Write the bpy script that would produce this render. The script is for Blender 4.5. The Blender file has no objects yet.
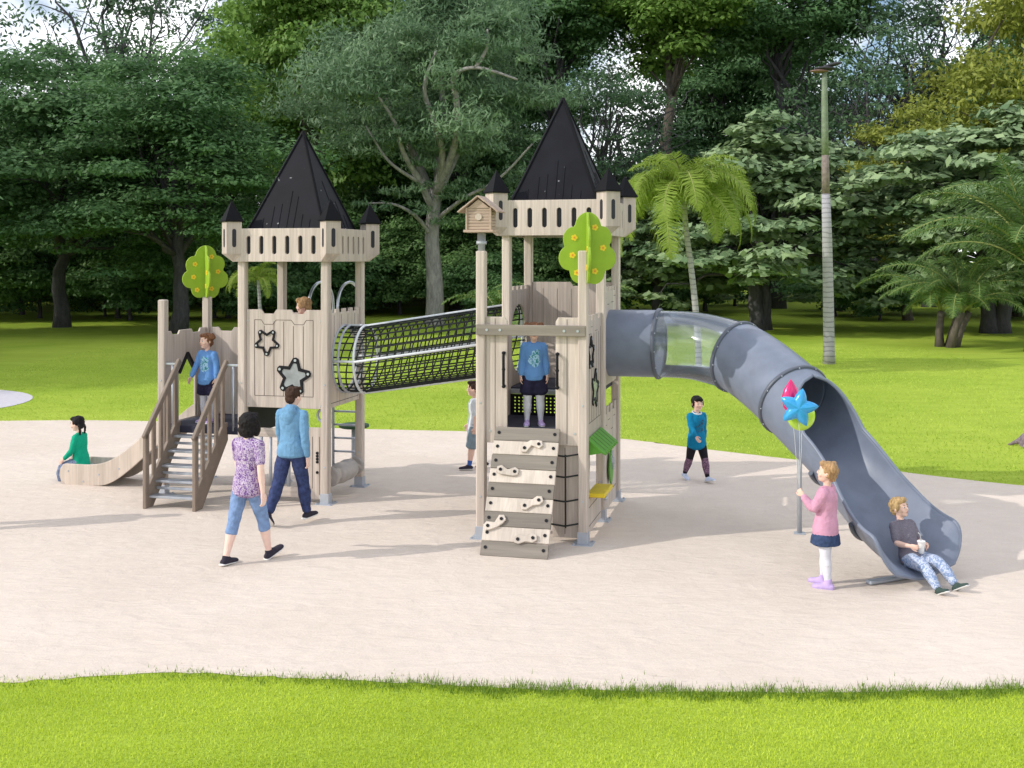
import bpy, bmesh, math, random
import numpy as np
from mathutils import Vector, Matrix

R = math.radians
V = Vector
scene = bpy.context.scene
COL = scene.collection
rnd = random.Random(7)

# ------------------------------------------------------------------ materials
def new_mat(name):
    m = bpy.data.materials.new(name)
    m.use_nodes = True
    nt = m.node_tree
    return m, nt, nt.nodes['Principled BSDF']

def N(nt, kind, **kw):
    n = nt.nodes.new(kind)
    for k, v in kw.items():
        if k in n.inputs: n.inputs[k].default_value = v
        else: setattr(n, k, v)
    return n

def ramp(nt, fac, stops):
    r = nt.nodes.new('ShaderNodeValToRGB')
    e = r.color_ramp.elements
    while len(e) < len(stops): e.new(0.5)
    for i, (p, c) in enumerate(stops):
        e[i].position = p
        e[i].color = (*c, 1) if len(c) == 3 else c
    nt.links.new(fac, r.inputs[0])
    return r

def coords(nt, kind='Object', scale=(1, 1, 1), rot=(0, 0, 0)):
    tc = nt.nodes.new('ShaderNodeTexCoord')
    mp = nt.nodes.new('ShaderNodeMapping')
    mp.inputs['Scale'].default_value = scale
    mp.inputs['Rotation'].default_value = rot
    nt.links.new(tc.outputs[kind], mp.inputs[0])
    return mp.outputs[0]

def bump(nt, bsdf, height, strength=.3, dist=.01):
    b = nt.nodes.new('ShaderNodeBump')
    b.inputs['Strength'].default_value = strength
    b.inputs['Distance'].default_value = dist
    nt.links.new(height, b.inputs['Height'])
    nt.links.new(b.outputs[0], bsdf.inputs['Normal'])
    return b

def plain(name, col, rough=.6, metal=0, noise=.08, scale=9, bump_s=0, spec=.4):
    """one colour with slight blotchy wear"""
    m, nt, b = new_mat(name)
    co = coords(nt)
    n = N(nt, 'ShaderNodeTexNoise', Scale=scale, Detail=5)
    nt.links.new(co, n.inputs['Vector'])
    lo = tuple(c * (1 - noise) for c in col); hi = tuple(min(1, c * (1 + noise)) for c in col)
    r = ramp(nt, n.outputs[0], [(.3, lo), (.7, hi)])
    nt.links.new(r.outputs[0], b.inputs['Base Color'])
    b.inputs['Roughness'].default_value = rough
    b.inputs['Metallic'].default_value = metal
    b.inputs['Specular IOR Level'].default_value = spec
    if bump_s:
        n2 = N(nt, 'ShaderNodeTexNoise', Scale=scale * 12, Detail=3)
        nt.links.new(co, n2.inputs['Vector'])
        bump(nt, b, n2.outputs[0], bump_s, .004)
    return m

def wood(name, light, dark, scale=(26, 26, 1.1), boards=None):
    """wood grain stretched along one axis, each part with its own shade"""
    m, nt, b = new_mat(name)
    tc = nt.nodes.new('ShaderNodeTexCoord')
    oi = nt.nodes.new('ShaderNodeObjectInfo')
    mul = N(nt, 'ShaderNodeVectorMath', operation='MULTIPLY')
    mul.inputs[1].default_value = scale
    add = N(nt, 'ShaderNodeVectorMath', operation='ADD')
    sc = N(nt, 'ShaderNodeMath', operation='MULTIPLY'); sc.inputs[1].default_value = 37
    nt.links.new(oi.outputs['Random'], sc.inputs[0])
    nt.links.new(tc.outputs['Object'], mul.inputs[0])
    nt.links.new(mul.outputs[0], add.inputs[0])
    nt.links.new(sc.outputs[0], add.inputs[1])
    n = N(nt, 'ShaderNodeTexNoise', Scale=1, Detail=6, Roughness=.65, Distortion=.6)
    nt.links.new(add.outputs[0], n.inputs['Vector'])
    r = ramp(nt, n.outputs[0], [(.28, dark), (.52, tuple((a + c) / 2 for a, c in zip(light, dark))), (.72, light)])
    n2 = N(nt, 'ShaderNodeTexNoise', Scale=.22, Detail=2)
    nt.links.new(add.outputs[0], n2.inputs['Vector'])
    hs = N(nt, 'ShaderNodeHueSaturation')
    ma = N(nt, 'ShaderNodeMapRange'); ma.inputs[1].default_value = .3; ma.inputs[2].default_value = .7
    ma.inputs[3].default_value = .86; ma.inputs[4].default_value = 1.12
    nt.links.new(n2.outputs[0], ma.inputs[0])
    vr = N(nt, 'ShaderNodeMapRange'); vr.inputs[3].default_value = .88; vr.inputs[4].default_value = 1.08
    nt.links.new(oi.outputs['Random'], vr.inputs[0])
    vm = N(nt, 'ShaderNodeMath', operation='MULTIPLY'); nt.links.new(ma.outputs[0], vm.inputs[0]); nt.links.new(vr.outputs[0], vm.inputs[1])
    nt.links.new(vm.outputs[0], hs.inputs['Value'])
    nt.links.new(r.outputs[0], hs.inputs['Color'])
    nt.links.new(hs.outputs[0], b.inputs['Base Color'])
    b.inputs['Roughness'].default_value = .62
    bump(nt, b, n.outputs[0], .25, .004)
    return m

WOOD = wood('pale_wood', (.65, .565, .50), (.41, .35, .30))
WOODH = wood('pale_wood_lying', (.65, .565, .50), (.41, .35, .30), (1.1, 26, 26))
WOODS = wood('pale_wood_lying_side', (.60, .49, .40), (.42, .33, .265), (26, 1.1, 26))
BROWN = wood('brown_wood', (.30, .235, .185), (.19, .148, .118), (26, 3, 3))
BROWNH = wood('brown_wood_lying', (.30, .265, .225), (.20, .175, .15), (1.1, 26, 26))
PLANKL = wood('cream_plank', (.64, .57, .50), (.47, .41, .35), (30, 4, 4))
PLANKD = wood('grey_brown_plank', (.26, .228, .19), (.17, .15, .125), (1.1, 26, 26))
BIRDW = wood('bird_house_wood', (.52, .40, .32), (.36, .26, .20), (1.1, 26, 26))
SLIDEW = wood('slide_wood', (.62, .53, .45), (.43, .36, .30), (22, 22, 1.1))
GROOVE = plain('groove', (.09, .07, .06), .8)
BLACK = plain('black_plastic', (.009, .009, .012), .55, bump_s=.05, spec=.2)
ROOF = plain('black_roof_sheet', (.0075, .0078, .0125), .6, noise=.25, scale=4, spec=.16)
def speckle(m, thr=.70, col=(.28, .28, .3)):
    nt = m.node_tree; b = nt.nodes['Principled BSDF']; src = b.inputs['Base Color'].links[0].from_socket
    n = N(nt, 'ShaderNodeTexNoise', Scale=16, Detail=1); nt.links.new(coords(nt), n.inputs['Vector'])
    r = ramp(nt, n.outputs[0], [(thr, (0, 0, 0)), (thr + .02, (1, 1, 1))])
    mx = N(nt, 'ShaderNodeMix', data_type='RGBA'); nt.links.new(r.outputs[0], mx.inputs['Factor']); nt.links.new(src, mx.inputs['A']); mx.inputs['B'].default_value = (*col, 1)
    nt.links.new(mx.outputs['Result'], b.inputs['Base Color'])
speckle(ROOF, .765)
ROOFE = plain('black_roof_edge', (.004, .004, .006), .6, spec=.15)
RUBBER = plain('dark_deck', (.028, .03, .05), .75, noise=.2)
STEEL = plain('galvanised_steel', (.50, .54, .60), .38, .7, noise=.1)
STEELP = plain('painted_grey_steel', (.42, .45, .50), .45, .2, noise=.08)
WHITEM = plain('white_painted_pipe', (.72, .76, .80), .4, .1)
ROPE = plain('black_rope', (.02, .025, .024), .8)
SLOT_SHADE = plain('painted_slot_shade', (.016, .017, .026), .5)  # shade of the black roof interior behind the slots, put into the colour
GREEN = plain('leaf_green_board', (.27, .42, .03), .5, noise=.06, spec=.3)
GREEND = plain('awning_green_board', (.10, .33, .03), .5, noise=.08)
YELLOW = plain('yellow_board', (.80, .60, .03), .5)
ORANGE = plain('orange_dot', (.75, .28, .03), .5)
SLIDEG = plain('grey_blue_plastic', (.175, .205, .275), .40, noise=.11, scale=5, bump_s=.04)
SLIDED = plain('dark_grey_plastic_flange', (.10, .115, .15), .4, noise=.05)
STARGLASS = plain('grey_star_window', (.30, .32, .33), .25, noise=.25, scale=7)
DRUM = plain('warm_grey_drum', (.40, .37, .35), .55, noise=.12)

def glassy():
    m, nt, b = new_mat('clear_plastic')
    nt.nodes.remove(b)
    out = nt.nodes['Material Output']
    t = N(nt, 'ShaderNodeBsdfTransparent', Color=(.90, .94, .97, 1))
    g = N(nt, 'ShaderNodeBsdfGlossy', Color=(.9, .95, 1, 1), Roughness=.12)
    d = N(nt, 'ShaderNodeBsdfDiffuse', Color=(.75, .82, .9, 1))
    lw = N(nt, 'ShaderNodeLayerWeight', Blend=.35)
    mx = nt.nodes.new('ShaderNodeMixShader'); my = nt.nodes.new('ShaderNodeMixShader')
    my.inputs[0].default_value = .12
    nt.links.new(lw.outputs['Fresnel'], mx.inputs[0])
    nt.links.new(t.outputs[0], my.inputs[1]); nt.links.new(d.outputs[0], my.inputs[2])
    nt.links.new(my.outputs[0], mx.inputs[1]); nt.links.new(g.outputs[0], mx.inputs[2])
    nt.links.new(mx.outputs[0], out.inputs[0])
    return m
CLEAR = glassy()

# ------------------------------------------------------------------ mesh builder
class MB:
    def __init__(s):
        s.v = []; s.f = []; s.m = []; s.s = []
    def add(s, vs, fs, mat=0, smooth=False):
        o = len(s.v)
        s.v.extend(V(p) for p in vs)
        for f in fs:
            s.f.append([i + o for i in f]); s.m.append(mat); s.s.append(smooth)
        return s
    def box(s, c, size, mat=0, bev=.006, M=None):
        bm = bmesh.new()
        bmesh.ops.create_cube(bm, size=1)
        for v in bm.verts: v.co = V((v.co.x * size[0], v.co.y * size[1], v.co.z * size[2]))
        if bev: bmesh.ops.bevel(bm, geom=bm.edges[:], offset=min(bev, min(size) * .3), segments=1, affect='EDGES')
        bm.verts.index_update()
        T = Matrix.Translation(c) @ (M.to_4x4() if M else Matrix.Identity(4))
        vs = [T @ v.co for v in bm.verts]; fs = [[v.index for v in f.verts] for f in bm.faces]
        bm.free()
        return s.add(vs, fs, mat)
    def bar(s, a, b, w, h, mat=0, bev=.005, up=(0, 0, 1)):
        """a straight board from a to b, w across, h along 'up'"""
        a = V(a); b = V(b); d = b - a; L = d.length; d.normalize()
        x = d.cross(V(up)); x.normalize(); z = x.cross(d)
        M = Matrix((x, d, z)).transposed()
        return s.box((a + b) / 2, (w, L, h), mat, bev, M)
    def tube(s, pts, r, n=10, mat=0, closed=False, caps=True, smooth=True):
        pts = [V(p) for p in pts]; k = len(pts)
        rs = r if isinstance(r, (list, tuple)) else [r] * k
        tang = []
        for i in range(k):
            if closed: t = pts[(i + 1) % k] - pts[i - 1]
            else: t = pts[min(i + 1, k - 1)] - pts[max(i - 1, 0)]
            tang.append(t.normalized() if t.length > 1e-9 else V((0, 0, 1)))
        t0 = tang[0]
        ref = V((0, 0, 1)) if abs(t0.z) < .9 else V((1, 0, 0))
        x = t0.cross(ref).normalized()
        vs = []
        for i in range(k):
            t = tang[i]
            x = (x - t * x.dot(t))
            if x.length < 1e-6: x = t.orthogonal()
            x.normalize(); y = t.cross(x)
            for j in range(n):
                a = 2 * math.pi * j / n
                vs.append(pts[i] + (x * math.cos(a) + y * math.sin(a)) * rs[i])
        fs = []
        for i in range(k if closed else k - 1):
            i2 = (i + 1) % k
            for j in range(n):
                j2 = (j + 1) % n
                fs.append([i * n + j, i * n + j2, i2 * n + j2, i2 * n + j])
        s.add(vs, fs, mat, smooth)
        if caps and not closed:
            o = len(s.v) - k * n
            s.f.append([o + j for j in range(n)][::-1]); s.m.append(mat); s.s.append(False)
            s.f.append([o + (k - 1) * n + j for j in range(n)]); s.m.append(mat); s.s.append(False)
        return s
    def disc(s, c, nrm, r, th, mat=0, n=12):
        nrm = V(nrm).normalized()
        return s.tube([V(c) - nrm * th / 2, V(c) + nrm * th / 2], r, n, mat, smooth=False)
    def ell(s, c, r, mat=0, M=None, nu=14, nv=9):
        vs = []; fs = []
        M = M or Matrix.Identity(3); c = V(c)
        if not isinstance(r, (list, tuple)): r = (r, r, r)
        vs.append(c + M @ V((0, 0, -r[2])))
        for i in range(1, nv):
            t = math.pi * i / nv - math.pi / 2
            for j in range(nu):
                a = 2 * math.pi * j / nu
                vs.append(c + M @ V((math.cos(t) * math.cos(a) * r[0], math.cos(t) * math.sin(a) * r[1], math.sin(t) * r[2])))
        vs.append(c + M @ V((0, 0, r[2])))
        for j in range(nu):
            fs.append([0, 1 + (j + 1) % nu, 1 + j])
            for i in range(nv - 2):
                a = 1 + i * nu
                fs.append([a + j, a + (j + 1) % nu, a + nu + (j + 1) % nu, a + nu + j])
            a = 1 + (nv - 2) * nu
            fs.append([a + j, a + (j + 1) % nu, len(vs) - 1])
        return s.add(vs, fs, mat, True)
    def loft(s, pts, rads, side=(1, 0, 0), n=16, mat=0, cap=.6):
        """tapering closed body through pts; rads (a, b): a along 'side', b across it"""
        pts = [V(p) for p in pts]
        rads = [r if isinstance(r, (tuple, list)) else (r, r) for r in rads]
        d0 = (pts[1] - pts[0]).normalized(); d1 = (pts[-1] - pts[-2]).normalized()
        p2 = [pts[0] - d0 * min(rads[0]) * cap, pts[0] - d0 * min(rads[0]) * cap * .7] + pts + [pts[-1] + d1 * min(rads[-1]) * cap * .7, pts[-1] + d1 * min(rads[-1]) * cap]
        f = lambda r, q: (r[0] * q, r[1] * q)
        r2 = [f(rads[0], .3), f(rads[0], .72)] + rads + [f(rads[-1], .72), f(rads[-1], .3)]
        k = len(p2); vs = []
        for i in range(k):
            t = (p2[min(i + 1, k - 1)] - p2[max(i - 1, 0)]).normalized()
            x = V(side) - t * V(side).dot(t)
            if x.length < .15: x = V((0, 1, 0)) - t * t.y
            x.normalize(); y = t.cross(x)
            for j in range(n):
                a = 2 * math.pi * j / n
                vs.append(p2[i] + x * math.cos(a) * r2[i][0] + y * math.sin(a) * r2[i][1])
        fs = [[j for j in range(n)][::-1], [(k - 1) * n + j for j in range(n)]]
        for i in range(k - 1):
            for j in range(n):
                j2 = (j + 1) % n
                fs.append([i * n + j, i * n + j2, (i + 1) * n + j2, (i + 1) * n + j])
        return s.add(vs, fs, mat, True)
    def plate(s, loops, th, M, mat=0, bev=.004):
        """flat board with holes: loops in the plane of M (cols ex, ey, normal)"""
        vs, fs = plate_mesh(loops, th, bev)
        return s.add([M @ p for p in vs], fs, mat)
    def mesh(s, name, mats, off=V((0, 0, 0))):
        me = bpy.data.meshes.new(name)
        me.from_pydata([tuple(p - off) for p in s.v], [], s.f)
        for m in mats: me.materials.append(m)
        me.polygons.foreach_set('material_index', s.m)
        me.polygons.foreach_set('use_smooth', s.s)
        me.update()
        return me

_plates = {}
def plate_mesh(loops, th, bev=.004):
    key = repr((loops, th, bev))
    if key in _plates: return _plates[key]
    cu = bpy.data.curves.new('tmp', 'CURVE')
    cu.dimensions = '2D'; cu.fill_mode = 'BOTH'
    cu.extrude = max(th / 2 - bev, .0005); cu.bevel_depth = bev; cu.bevel_resolution = 0; cu.offset = -bev
    for lp in loops:
        sp = cu.splines.new('POLY'); sp.points.add(len(lp) - 1)
        for p, q in zip(sp.points, lp): p.co = (q[0], q[1], 0, 1)
        sp.use_cyclic_u = True
    ob = bpy.data.objects.new('tmp', cu); COL.objects.link(ob)
    dg = bpy.context.evaluated_depsgraph_get()
    me = bpy.data.meshes.new_from_object(ob.evaluated_get(dg))
    out = ([v.co.copy() for v in me.vertices], [list(p.vertices) for p in me.polygons])
    bpy.data.objects.remove(ob); bpy.data.curves.remove(cu); bpy.data.meshes.remove(me)
    _plates[key] = out
    return out

def frame(o, ex, ey):
    ex = V(ex).normalized(); ey = V(ey).normalized(); en = ex.cross(ey)
    M = Matrix((ex, ey, en)).transposed().to_4x4()
    M.translation = V(o)
    return M

def modified(mb, mods, name, mats, smooth=True):
    """run a builder's mesh through modifiers and return the finished mesh"""
    me = mb.mesh(name, mats)
    ob = bpy.data.objects.new('tmp', me); COL.objects.link(ob)
    for kind, kw in mods:
        md = ob.modifiers.new(kind, kind)
        for k, v in kw.items(): setattr(md, k, v)
    dg = bpy.context.evaluated_depsgraph_get()
    res = bpy.data.meshes.new_from_object(ob.evaluated_get(dg))
    bpy.data.objects.remove(ob); bpy.data.meshes.remove(me)
    res.name = name
    if smooth: res.polygons.foreach_set('use_smooth', [True] * len(res.polygons))
    return res

# ------------------------------------------------------------------ objects
def tag(o, label=None, cat=None, group=None, kind=None):
    if label: o['label'] = label
    if cat: o['category'] = cat
    if group: o['group'] = group
    if kind: o['kind'] = kind
    return o

class Thing:
    """an Empty at the thing's base; parts are given in a shared frame and moved to it"""
    def __init__(s, name, label, cat, loc=(0, 0, 0), rz=0, off=(0, 0, 0), group=None):
        s.root = bpy.data.objects.new(name, None)
        s.root.empty_display_size = .2
        COL.objects.link(s.root)
        s.off = V(off)
        M = Matrix.Translation(loc) @ Matrix.Rotation(rz, 4, 'Z')
        s.root.location = M @ s.off
        s.root.rotation_euler = (0, 0, rz)
        tag(s.root, label, cat, group)
    def part(s, name, mb, mats, parent=None, label=None):
        if not isinstance(mats, (list, tuple)): mats = [mats]
        me = mb.mesh(name, mats, s.off) if isinstance(mb, MB) else mb
        o = bpy.data.objects.new(name, me); COL.objects.link(o)
        o.parent = parent or s.root
        if label: o['label'] = label
        return o

def solo(name, mesh, label=None, cat=None, group=None, kind=None, loc=(0, 0, 0), rz=0):
    o = bpy.data.objects.new(name, mesh); COL.objects.link(o)
    o.location = loc; o.rotation_euler = (0, 0, rz)
    return tag(o, label, cat, group, kind)

def copy_tree(o, parent=None):
    c = o.copy(); COL.objects.link(c); c.parent = parent
    for ch in list(o.children): copy_tree(ch, c)
    return c
# ------------------------------------------------------------------ the play structure
ROT = R(-14)
U = V((math.cos(ROT), math.sin(ROT), 0)); W = V((-math.sin(ROT), math.cos(ROT), 0))
C1 = V((-2.939, 15.94, 0)); C2 = V((.675, 14.99, 0))
def front(o): return frame(o, (1, 0, 0), (0, 0, 1))          # board facing -y
def side(o): return frame(o, (0, 1, 0), (0, 0, 1))           # board facing +x
def circle(cx, cy, r, n=32, rev=False):
    p = [(cx + r * math.cos(2 * math.pi * i / n), cy + r * math.sin(2 * math.pi * i / n)) for i in range(n)]
    return p[::-1] if rev else p
def slot(cx, cy, w, h, n=6):
    r = w / 2; p = []
    for k in range(n + 1):
        a = math.pi * k / n; p.append((cx + r * math.cos(a), cy + h / 2 - r + r * math.sin(a)))
    for k in range(n + 1):
        a = math.pi + math.pi * k / n; p.append((cx + r * math.cos(a), cy - h / 2 + r + r * math.sin(a)))
    return p
def star(cx, cy, ro, ri, rot=90, soft=0):
    p = []
    for i in range(10):
        a = R(rot + 36 * i); r = ro if i % 2 == 0 else ri
        if i % 2 == 0:
            da = R(9 if soft == 0 else soft)
            p += [(cx + r * math.cos(a - da), cy + r * math.sin(a - da)), (cx + r * 1.04 * math.cos(a), cy + r * 1.04 * math.sin(a)), (cx + r * math.cos(a + da), cy + r * math.sin(a + da))]
        else: p.append((cx + r * math.cos(a), cy + r * math.sin(a)))
    return p
def grooves(mb, M, segs, th, mat=1, w=.007):
    for (a, b) in segs:
        a = V((*a, th / 2)); b = V((*b, th / 2))
        d = (b - a); L = d.length; d.normalize(); n = V((-d.y, d.x, 0)) * w / 2
        z = V((0, 0, .0022))
        vs = [a - n, b - n, b + n, a + n]
        mb.add([M @ p for p in vs] + [M @ (p + z) for p in vs], [[4, 5, 6, 7], [0, 1, 5, 4], [1, 2, 6, 5], [2, 3, 7, 6], [3, 0, 4, 7]], mat)
def screws(mb, M, pts, th, mat=2, r=.012):
    for p in pts:
        mb.disc(M @ V((p[0], p[1], th / 2 + .002)), M.to_3x3() @ V((0, 0, 1)), r, .008, mat, 8)
def wavy_top(x0, x1, z0, z1, dips, dep=.055):
    """board outline with slanted dips in its top edge"""
    p = [(x0, z0), (x1, z0), (x1, z1)]
    for a, b in sorted(dips, reverse=True):
        p += [(b + .04, z1), (b, z1 - dep), (a, z1 - dep), (a - .04, z1)]
    return p + [(x0, z1)]
def crenel(x0, x1, z0, z1, n, dep=.06):
    p = [(x0, z0), (x1, z0)]; w = (x1 - x0) / (2 * n - 1)
    for i in range(2 * n - 1):
        zz = z1 if i % 2 == 0 else z1 - dep
        xa = x1 - w * i; xb = xa - w
        p += [(xa, zz), (xb, zz)]
    return p

def post(T, x, y, z1, z0=0, s=.112):
    mb = MB(); mb.box((x, y, (z0 + z1) / 2), (s, s, z1 - z0), 0, .014)
    for dz in (.5, 1.6):
        if z0 + dz < z1: mb.disc((x, y - s / 2 - .002, z0 + dz), (0, 1, 0), .012, .008, 1, 8)
    p = T.part('post', mb, [WOOD, STEEL])
    if z0 == 0:
        f = MB(); f.box((x, y, .075), (s + .014, s + .014, .14), 0, .004); f.box((x, y, .006), (.24, .24, .012), 0, .003)
        for a in (-1, 1):
            for b in (-1, 1): f.disc((x + a * .095, y + b * .095, .016), (0, 0, 1), .014, .018, 0, 6)
        T.part('post_shoe', f, STEELP, p)
    return p

def castle_top(T, dz):
    z0 = 3.25 + dz; z1 = 3.70 + dz; zt = 3.79 + dz; pl = .70; th = .04
    for k in range(4):
        a = math.pi / 2 * k
        Rm = Matrix.Rotation(a, 4, 'Z')
        mb = MB(); M = Rm @ front((0, -pl, 0))
        loops = [[(-.66, z0), (.66, z0), (.66, z1), (-.66, z1)]]
        for i in range(6): loops.append(slot(-.475 + .19 * i, (z0 + z1) / 2 + .0, .062, .25))
        mb.plate(loops, th, M)
        q = T.part('parapet_board', mb, WOOD)
        sb = MB(); sb.plate([[(-.6, z0 + .03), (.6, z0 + .03), (.6, z1 - .03), (-.6, z1 - .03)]], .012, Rm @ front((0, -pl + .028, 0)), 0, .001)
        T.part('slot_shade_sheet', sb, SLOT_SHADE, q)  # added sheet, dark in place of the shaded roof interior
    h = .105
    for sx in (-1, 1):
        for sy in (-1, 1):
            c = V((sx * .72, sy * .72, 0)); d = V((sx, sy, 0)).normalized(); e = V((-d.y, d.x, 0))
            mb = MB()
            sq = [c + d * h - e * h, c + d * h + e * h, c - d * h + e * h, c - d * h - e * h]
            lo = [c - d * h * .2 - e * h * .35, c - d * h * .2 + e * h * .35, c - d * h + e * h * .9, c - d * h - e * h * .9]
            z_ = lambda L, z: [p + V((0, 0, z)) for p in L]
            vs = z_(lo, z0) + z_(sq, z0 + .11) + z_(sq, zt)
            fs = [[3, 2, 1, 0], [8, 9, 10, 11]]
            for r in (0, 4):
                for j in range(4): fs.append([r + j, r + (j + 1) % 4, r + 4 + (j + 1) % 4, r + 4 + j])
            mb.add(vs, fs, 0)
            zc = (z0 + zt) / 2 + .05
            for n in (d, e, -e):
                ex = V((0, 0, 1)).cross(n)
                mb.plate([slot(0, 0, .055, .25)], .008, frame(c + n * h + V((0, 0, zc)), ex, (0, 0, 1)), 1, .001)  # dark plate painted where a shaded hole would be
            q = T.part('corner_turret', mb, [WOOD, SLOT_SHADE])
            rf = MB(); hb = .125
            b4 = [c + d * hb - e * hb, c + d * hb + e * hb, c - d * hb + e * hb, c - d * hb - e * hb]
            vs = z_(b4, zt) + z_(b4, zt + .018) + [c + V((0, 0, zt + .30))]
            rf.add(vs, [[3, 2, 1, 0]] + [[j, (j + 1) % 4, 4 + (j + 1) % 4, 4 + j] for j in range(4)] + [[4 + j, 4 + (j + 1) % 4, 8] for j in range(4)], 0)
            T.part('turret_roof', rf, ROOFE, q)
    # the tall pyramid roof
    zb = 3.52 + dz; za = 5.085 + dz; hb = .63
    mb = MB(); cs = [(-hb, -hb), (hb, -hb), (hb, hb), (-hb, hb)]
    vs = [(x, y, zb) for x, y in cs] + [(0, 0, za)]
    mb.add(vs, [[3, 2, 1, 0]] + [[j, (j + 1) % 4, 4] for j in range(4)], 0)
    roof = T.part('roof', mb, ROOF)
    rb = MB(); rr = random.Random(3)
    for k in range(4):
        a = V((*cs[k], zb)); b = V((0, 0, za)); rb.bar(a, b, .04, .022, 0, .004, up=(cs[k][0], cs[k][1], .6))
        Rm = Matrix.Rotation(math.pi / 2 * k, 3, 'Z')
        for t in (-.36, -.23, -.12, 0, .10, .21, .33):
            L = (1 - abs(t) / hb) * rr.uniform(.22, .5) * .9
            p0 = V((t, -hb, zb)); f = lambda q: V((t, -hb * (1 - q), zb + (za - zb) * q))
            rb.bar(Rm @ f(.03), Rm @ f(min(.95 - abs(t) / hb, L + .1)), .016, .014, 1, .003, up=Rm @ V((0, -1, .4)))
    T.part('roof_ribs', rb, [ROOFE, ROOF], roof)

def star_frame(T, M, th, c, ro, glass=False, parent=None, rot=90):
    mb = MB(); Ms = M @ Matrix.Translation((0, 0, th / 2 + .008))
    mb.plate([star(*c, ro, ro * .62, rot), star(*c, ro * .70, ro * .42, rot)], .016, Ms, 0, .003)
    for i in range(5):
        a = R(rot + 72 * i); p = (c[0] + ro * .88 * math.cos(a), c[1] + ro * .88 * math.sin(a))
        mb.disc(Ms @ V((*p, .010)), M.to_3x3() @ V((0, 0, 1)), ro * .075, .008, 1, 8)
    o = T.part('star_frame', mb, [BLACK, STEEL], parent)
    if glass:
        g = MB(); g.plate([star(*c, ro * .72, ro * .44, rot)], .006, M @ Matrix.Translation((0, 0, th / 2 + .004)), 0, .001)
        T.part('star_window', g, STARGLASS, o)
    return o

# ---- left castle tower -------------------------------------------------------------
T = T1 = Thing('castle_tower', 'pale wooden castle play tower with two black stars on its front board', 'play tower', C1, ROT)
for x, y in ((-.61, -.61), (.61, -.61), (.61, .61), (-.61, .61)): post(T, x, y, 3.42)
post(T, -1.83, -.61, 2.72); post(T, -1.83, .61, 2.72)
castle_top(T, 0)
d = MB(); d.box((0, 0, 1.295), (1.14, 1.14, .07), 0, .01); T.part('deck', d, RUBBER)
d = MB(); d.box((-1.22, 0, .93), (1.14, 1.26, .10), 0, .01); T.part('deck', d, RUBBER)
d = MB(); d.plate([[(-.55, .86), (.55, .86), (.55, 1.25), (-.55, 1.25)]], .03, side((-.60, 0, 0))); T.part('step_riser', d, BLACK)
# front star board
th = .03; M = front((0, -.61, 0)); mb = MB()
mb.plate([wavy_top(-.553, .553, 1.27, 2.60, [(-.29, -.15), (.15, .29)])], th, M)
xs = [-.43, -.287, -.143, 0, .143, .287, .43]; tz = [2.46, 2.40, 2.46, 2.46, 2.40, 2.40, 2.46]
sg = [((x, 1.43), (x, z - (.0 if i in (0, 6) else .02))) for i, (x, z) in enumerate(zip(xs, tz))]
sg += [((-.43, 1.43), (.43, 1.43)), ((-.43, 2.46), (-.33, 2.46)), ((-.33, 2.46), (-.287, 2.40)), ((-.287, 2.40), (-.16, 2.40)), ((-.16, 2.40), (-.11, 2.46)), ((-.11, 2.46), (.11, 2.46)), ((.11, 2.46), (.16, 2.40)), ((.16, 2.40), (.29, 2.40)), ((.29, 2.40), (.33, 2.46)), ((.33, 2.46), (.43, 2.46))]
grooves(mb, M, sg, th); screws(mb, M, [(-.53, 2.45), (.53, 2.45), (-.53, 1.31), (.53, 1.31)], th)
fp = T.part('star_board', mb, [WOOD, GROOVE, STEEL])
star_frame(T, M, th, (-.245, 2.16), .185, parent=fp, rot=270)
star_frame(T, M, th, (.145, 1.70), .25, True, parent=fp, rot=82)
# right board round the tunnel mouth
M = side((.61, 0, 0)); mb = MB()
mb.plate([crenel(-.553, .553, 1.27, 2.60, 5, .05), circle(0, 1.90, .455, 36)], th, M)
grooves(mb, M, [((y, a), (y, b)) for y, a, b in ((-.37, 2.22, 2.52), (-.12, 2.38, 2.52), (.12, 2.38, 2.52), (.37, 2.22, 2.52))] + [((-.5, 1.33), (.5, 1.33)), ((-.5, 1.33), (-.5, 2.5)), ((.5, 1.33), (.5, 2.5))], th)
T.part('tunnel_board', mb, [WOOD, GROOVE])
# boards of the lower entrance bay
M = side((-1.83, 0, 0)); mb = MB()
mb.plate([wavy_top(-.553, .553, .86, 2.27, [(-.38, -.22), (.18, .36)]), [(-.22, .99), (.24, .99), (.24, 1.66), (.01, 1.93), (-.22, 1.66)]], th, M)
op = T.part('archway_board', mb, [WOOD, GROOVE])
mb = MB()
for a, b in (((-.22, 1.66), (.01, 1.93)), ((.24, 1.66), (.01, 1.93))):
    mb.bar((-1.82, a[0], a[1]), (-1.82, b[0], b[1]), .055, .05, 0, .004, up=(0, 1 if a[0] > 0 else -1, .8))
T.part('arch_trim', mb, BLACK, op)
M = front((-1.22, .61, 0)); mb = MB()
mb.plate([wavy_top(-.553, .553, .86, 2.27, [(-.38, -.20), (.2, .38)])], th, M)
T.part('back_board', mb, [WOOD, GROOVE])
M = front((0, .61, 0)); mb = MB()
mb.plate([[(-.553, 1.27), (-.2, 1.27), (-.2, 2.45), (-.26, 2.5), (-.553, 2.5)]], th, M)
T.part('back_board', mb, [WOOD, GROOVE])
for x0, x1 in ((-1.775, -1.60), (-.84, -.665)):
    mb = MB(); mb.bar((x0, -.62, 1.83), (x1, -.62, 1.83), .045, .03); xm = x0 + .1 if x0 < -1 else x1 - .085
    mb.tube([(xm, -.62, 1.83), (xm, -.62, .93)], .018); T.part('guard_rail', mb, STEEL)
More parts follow.
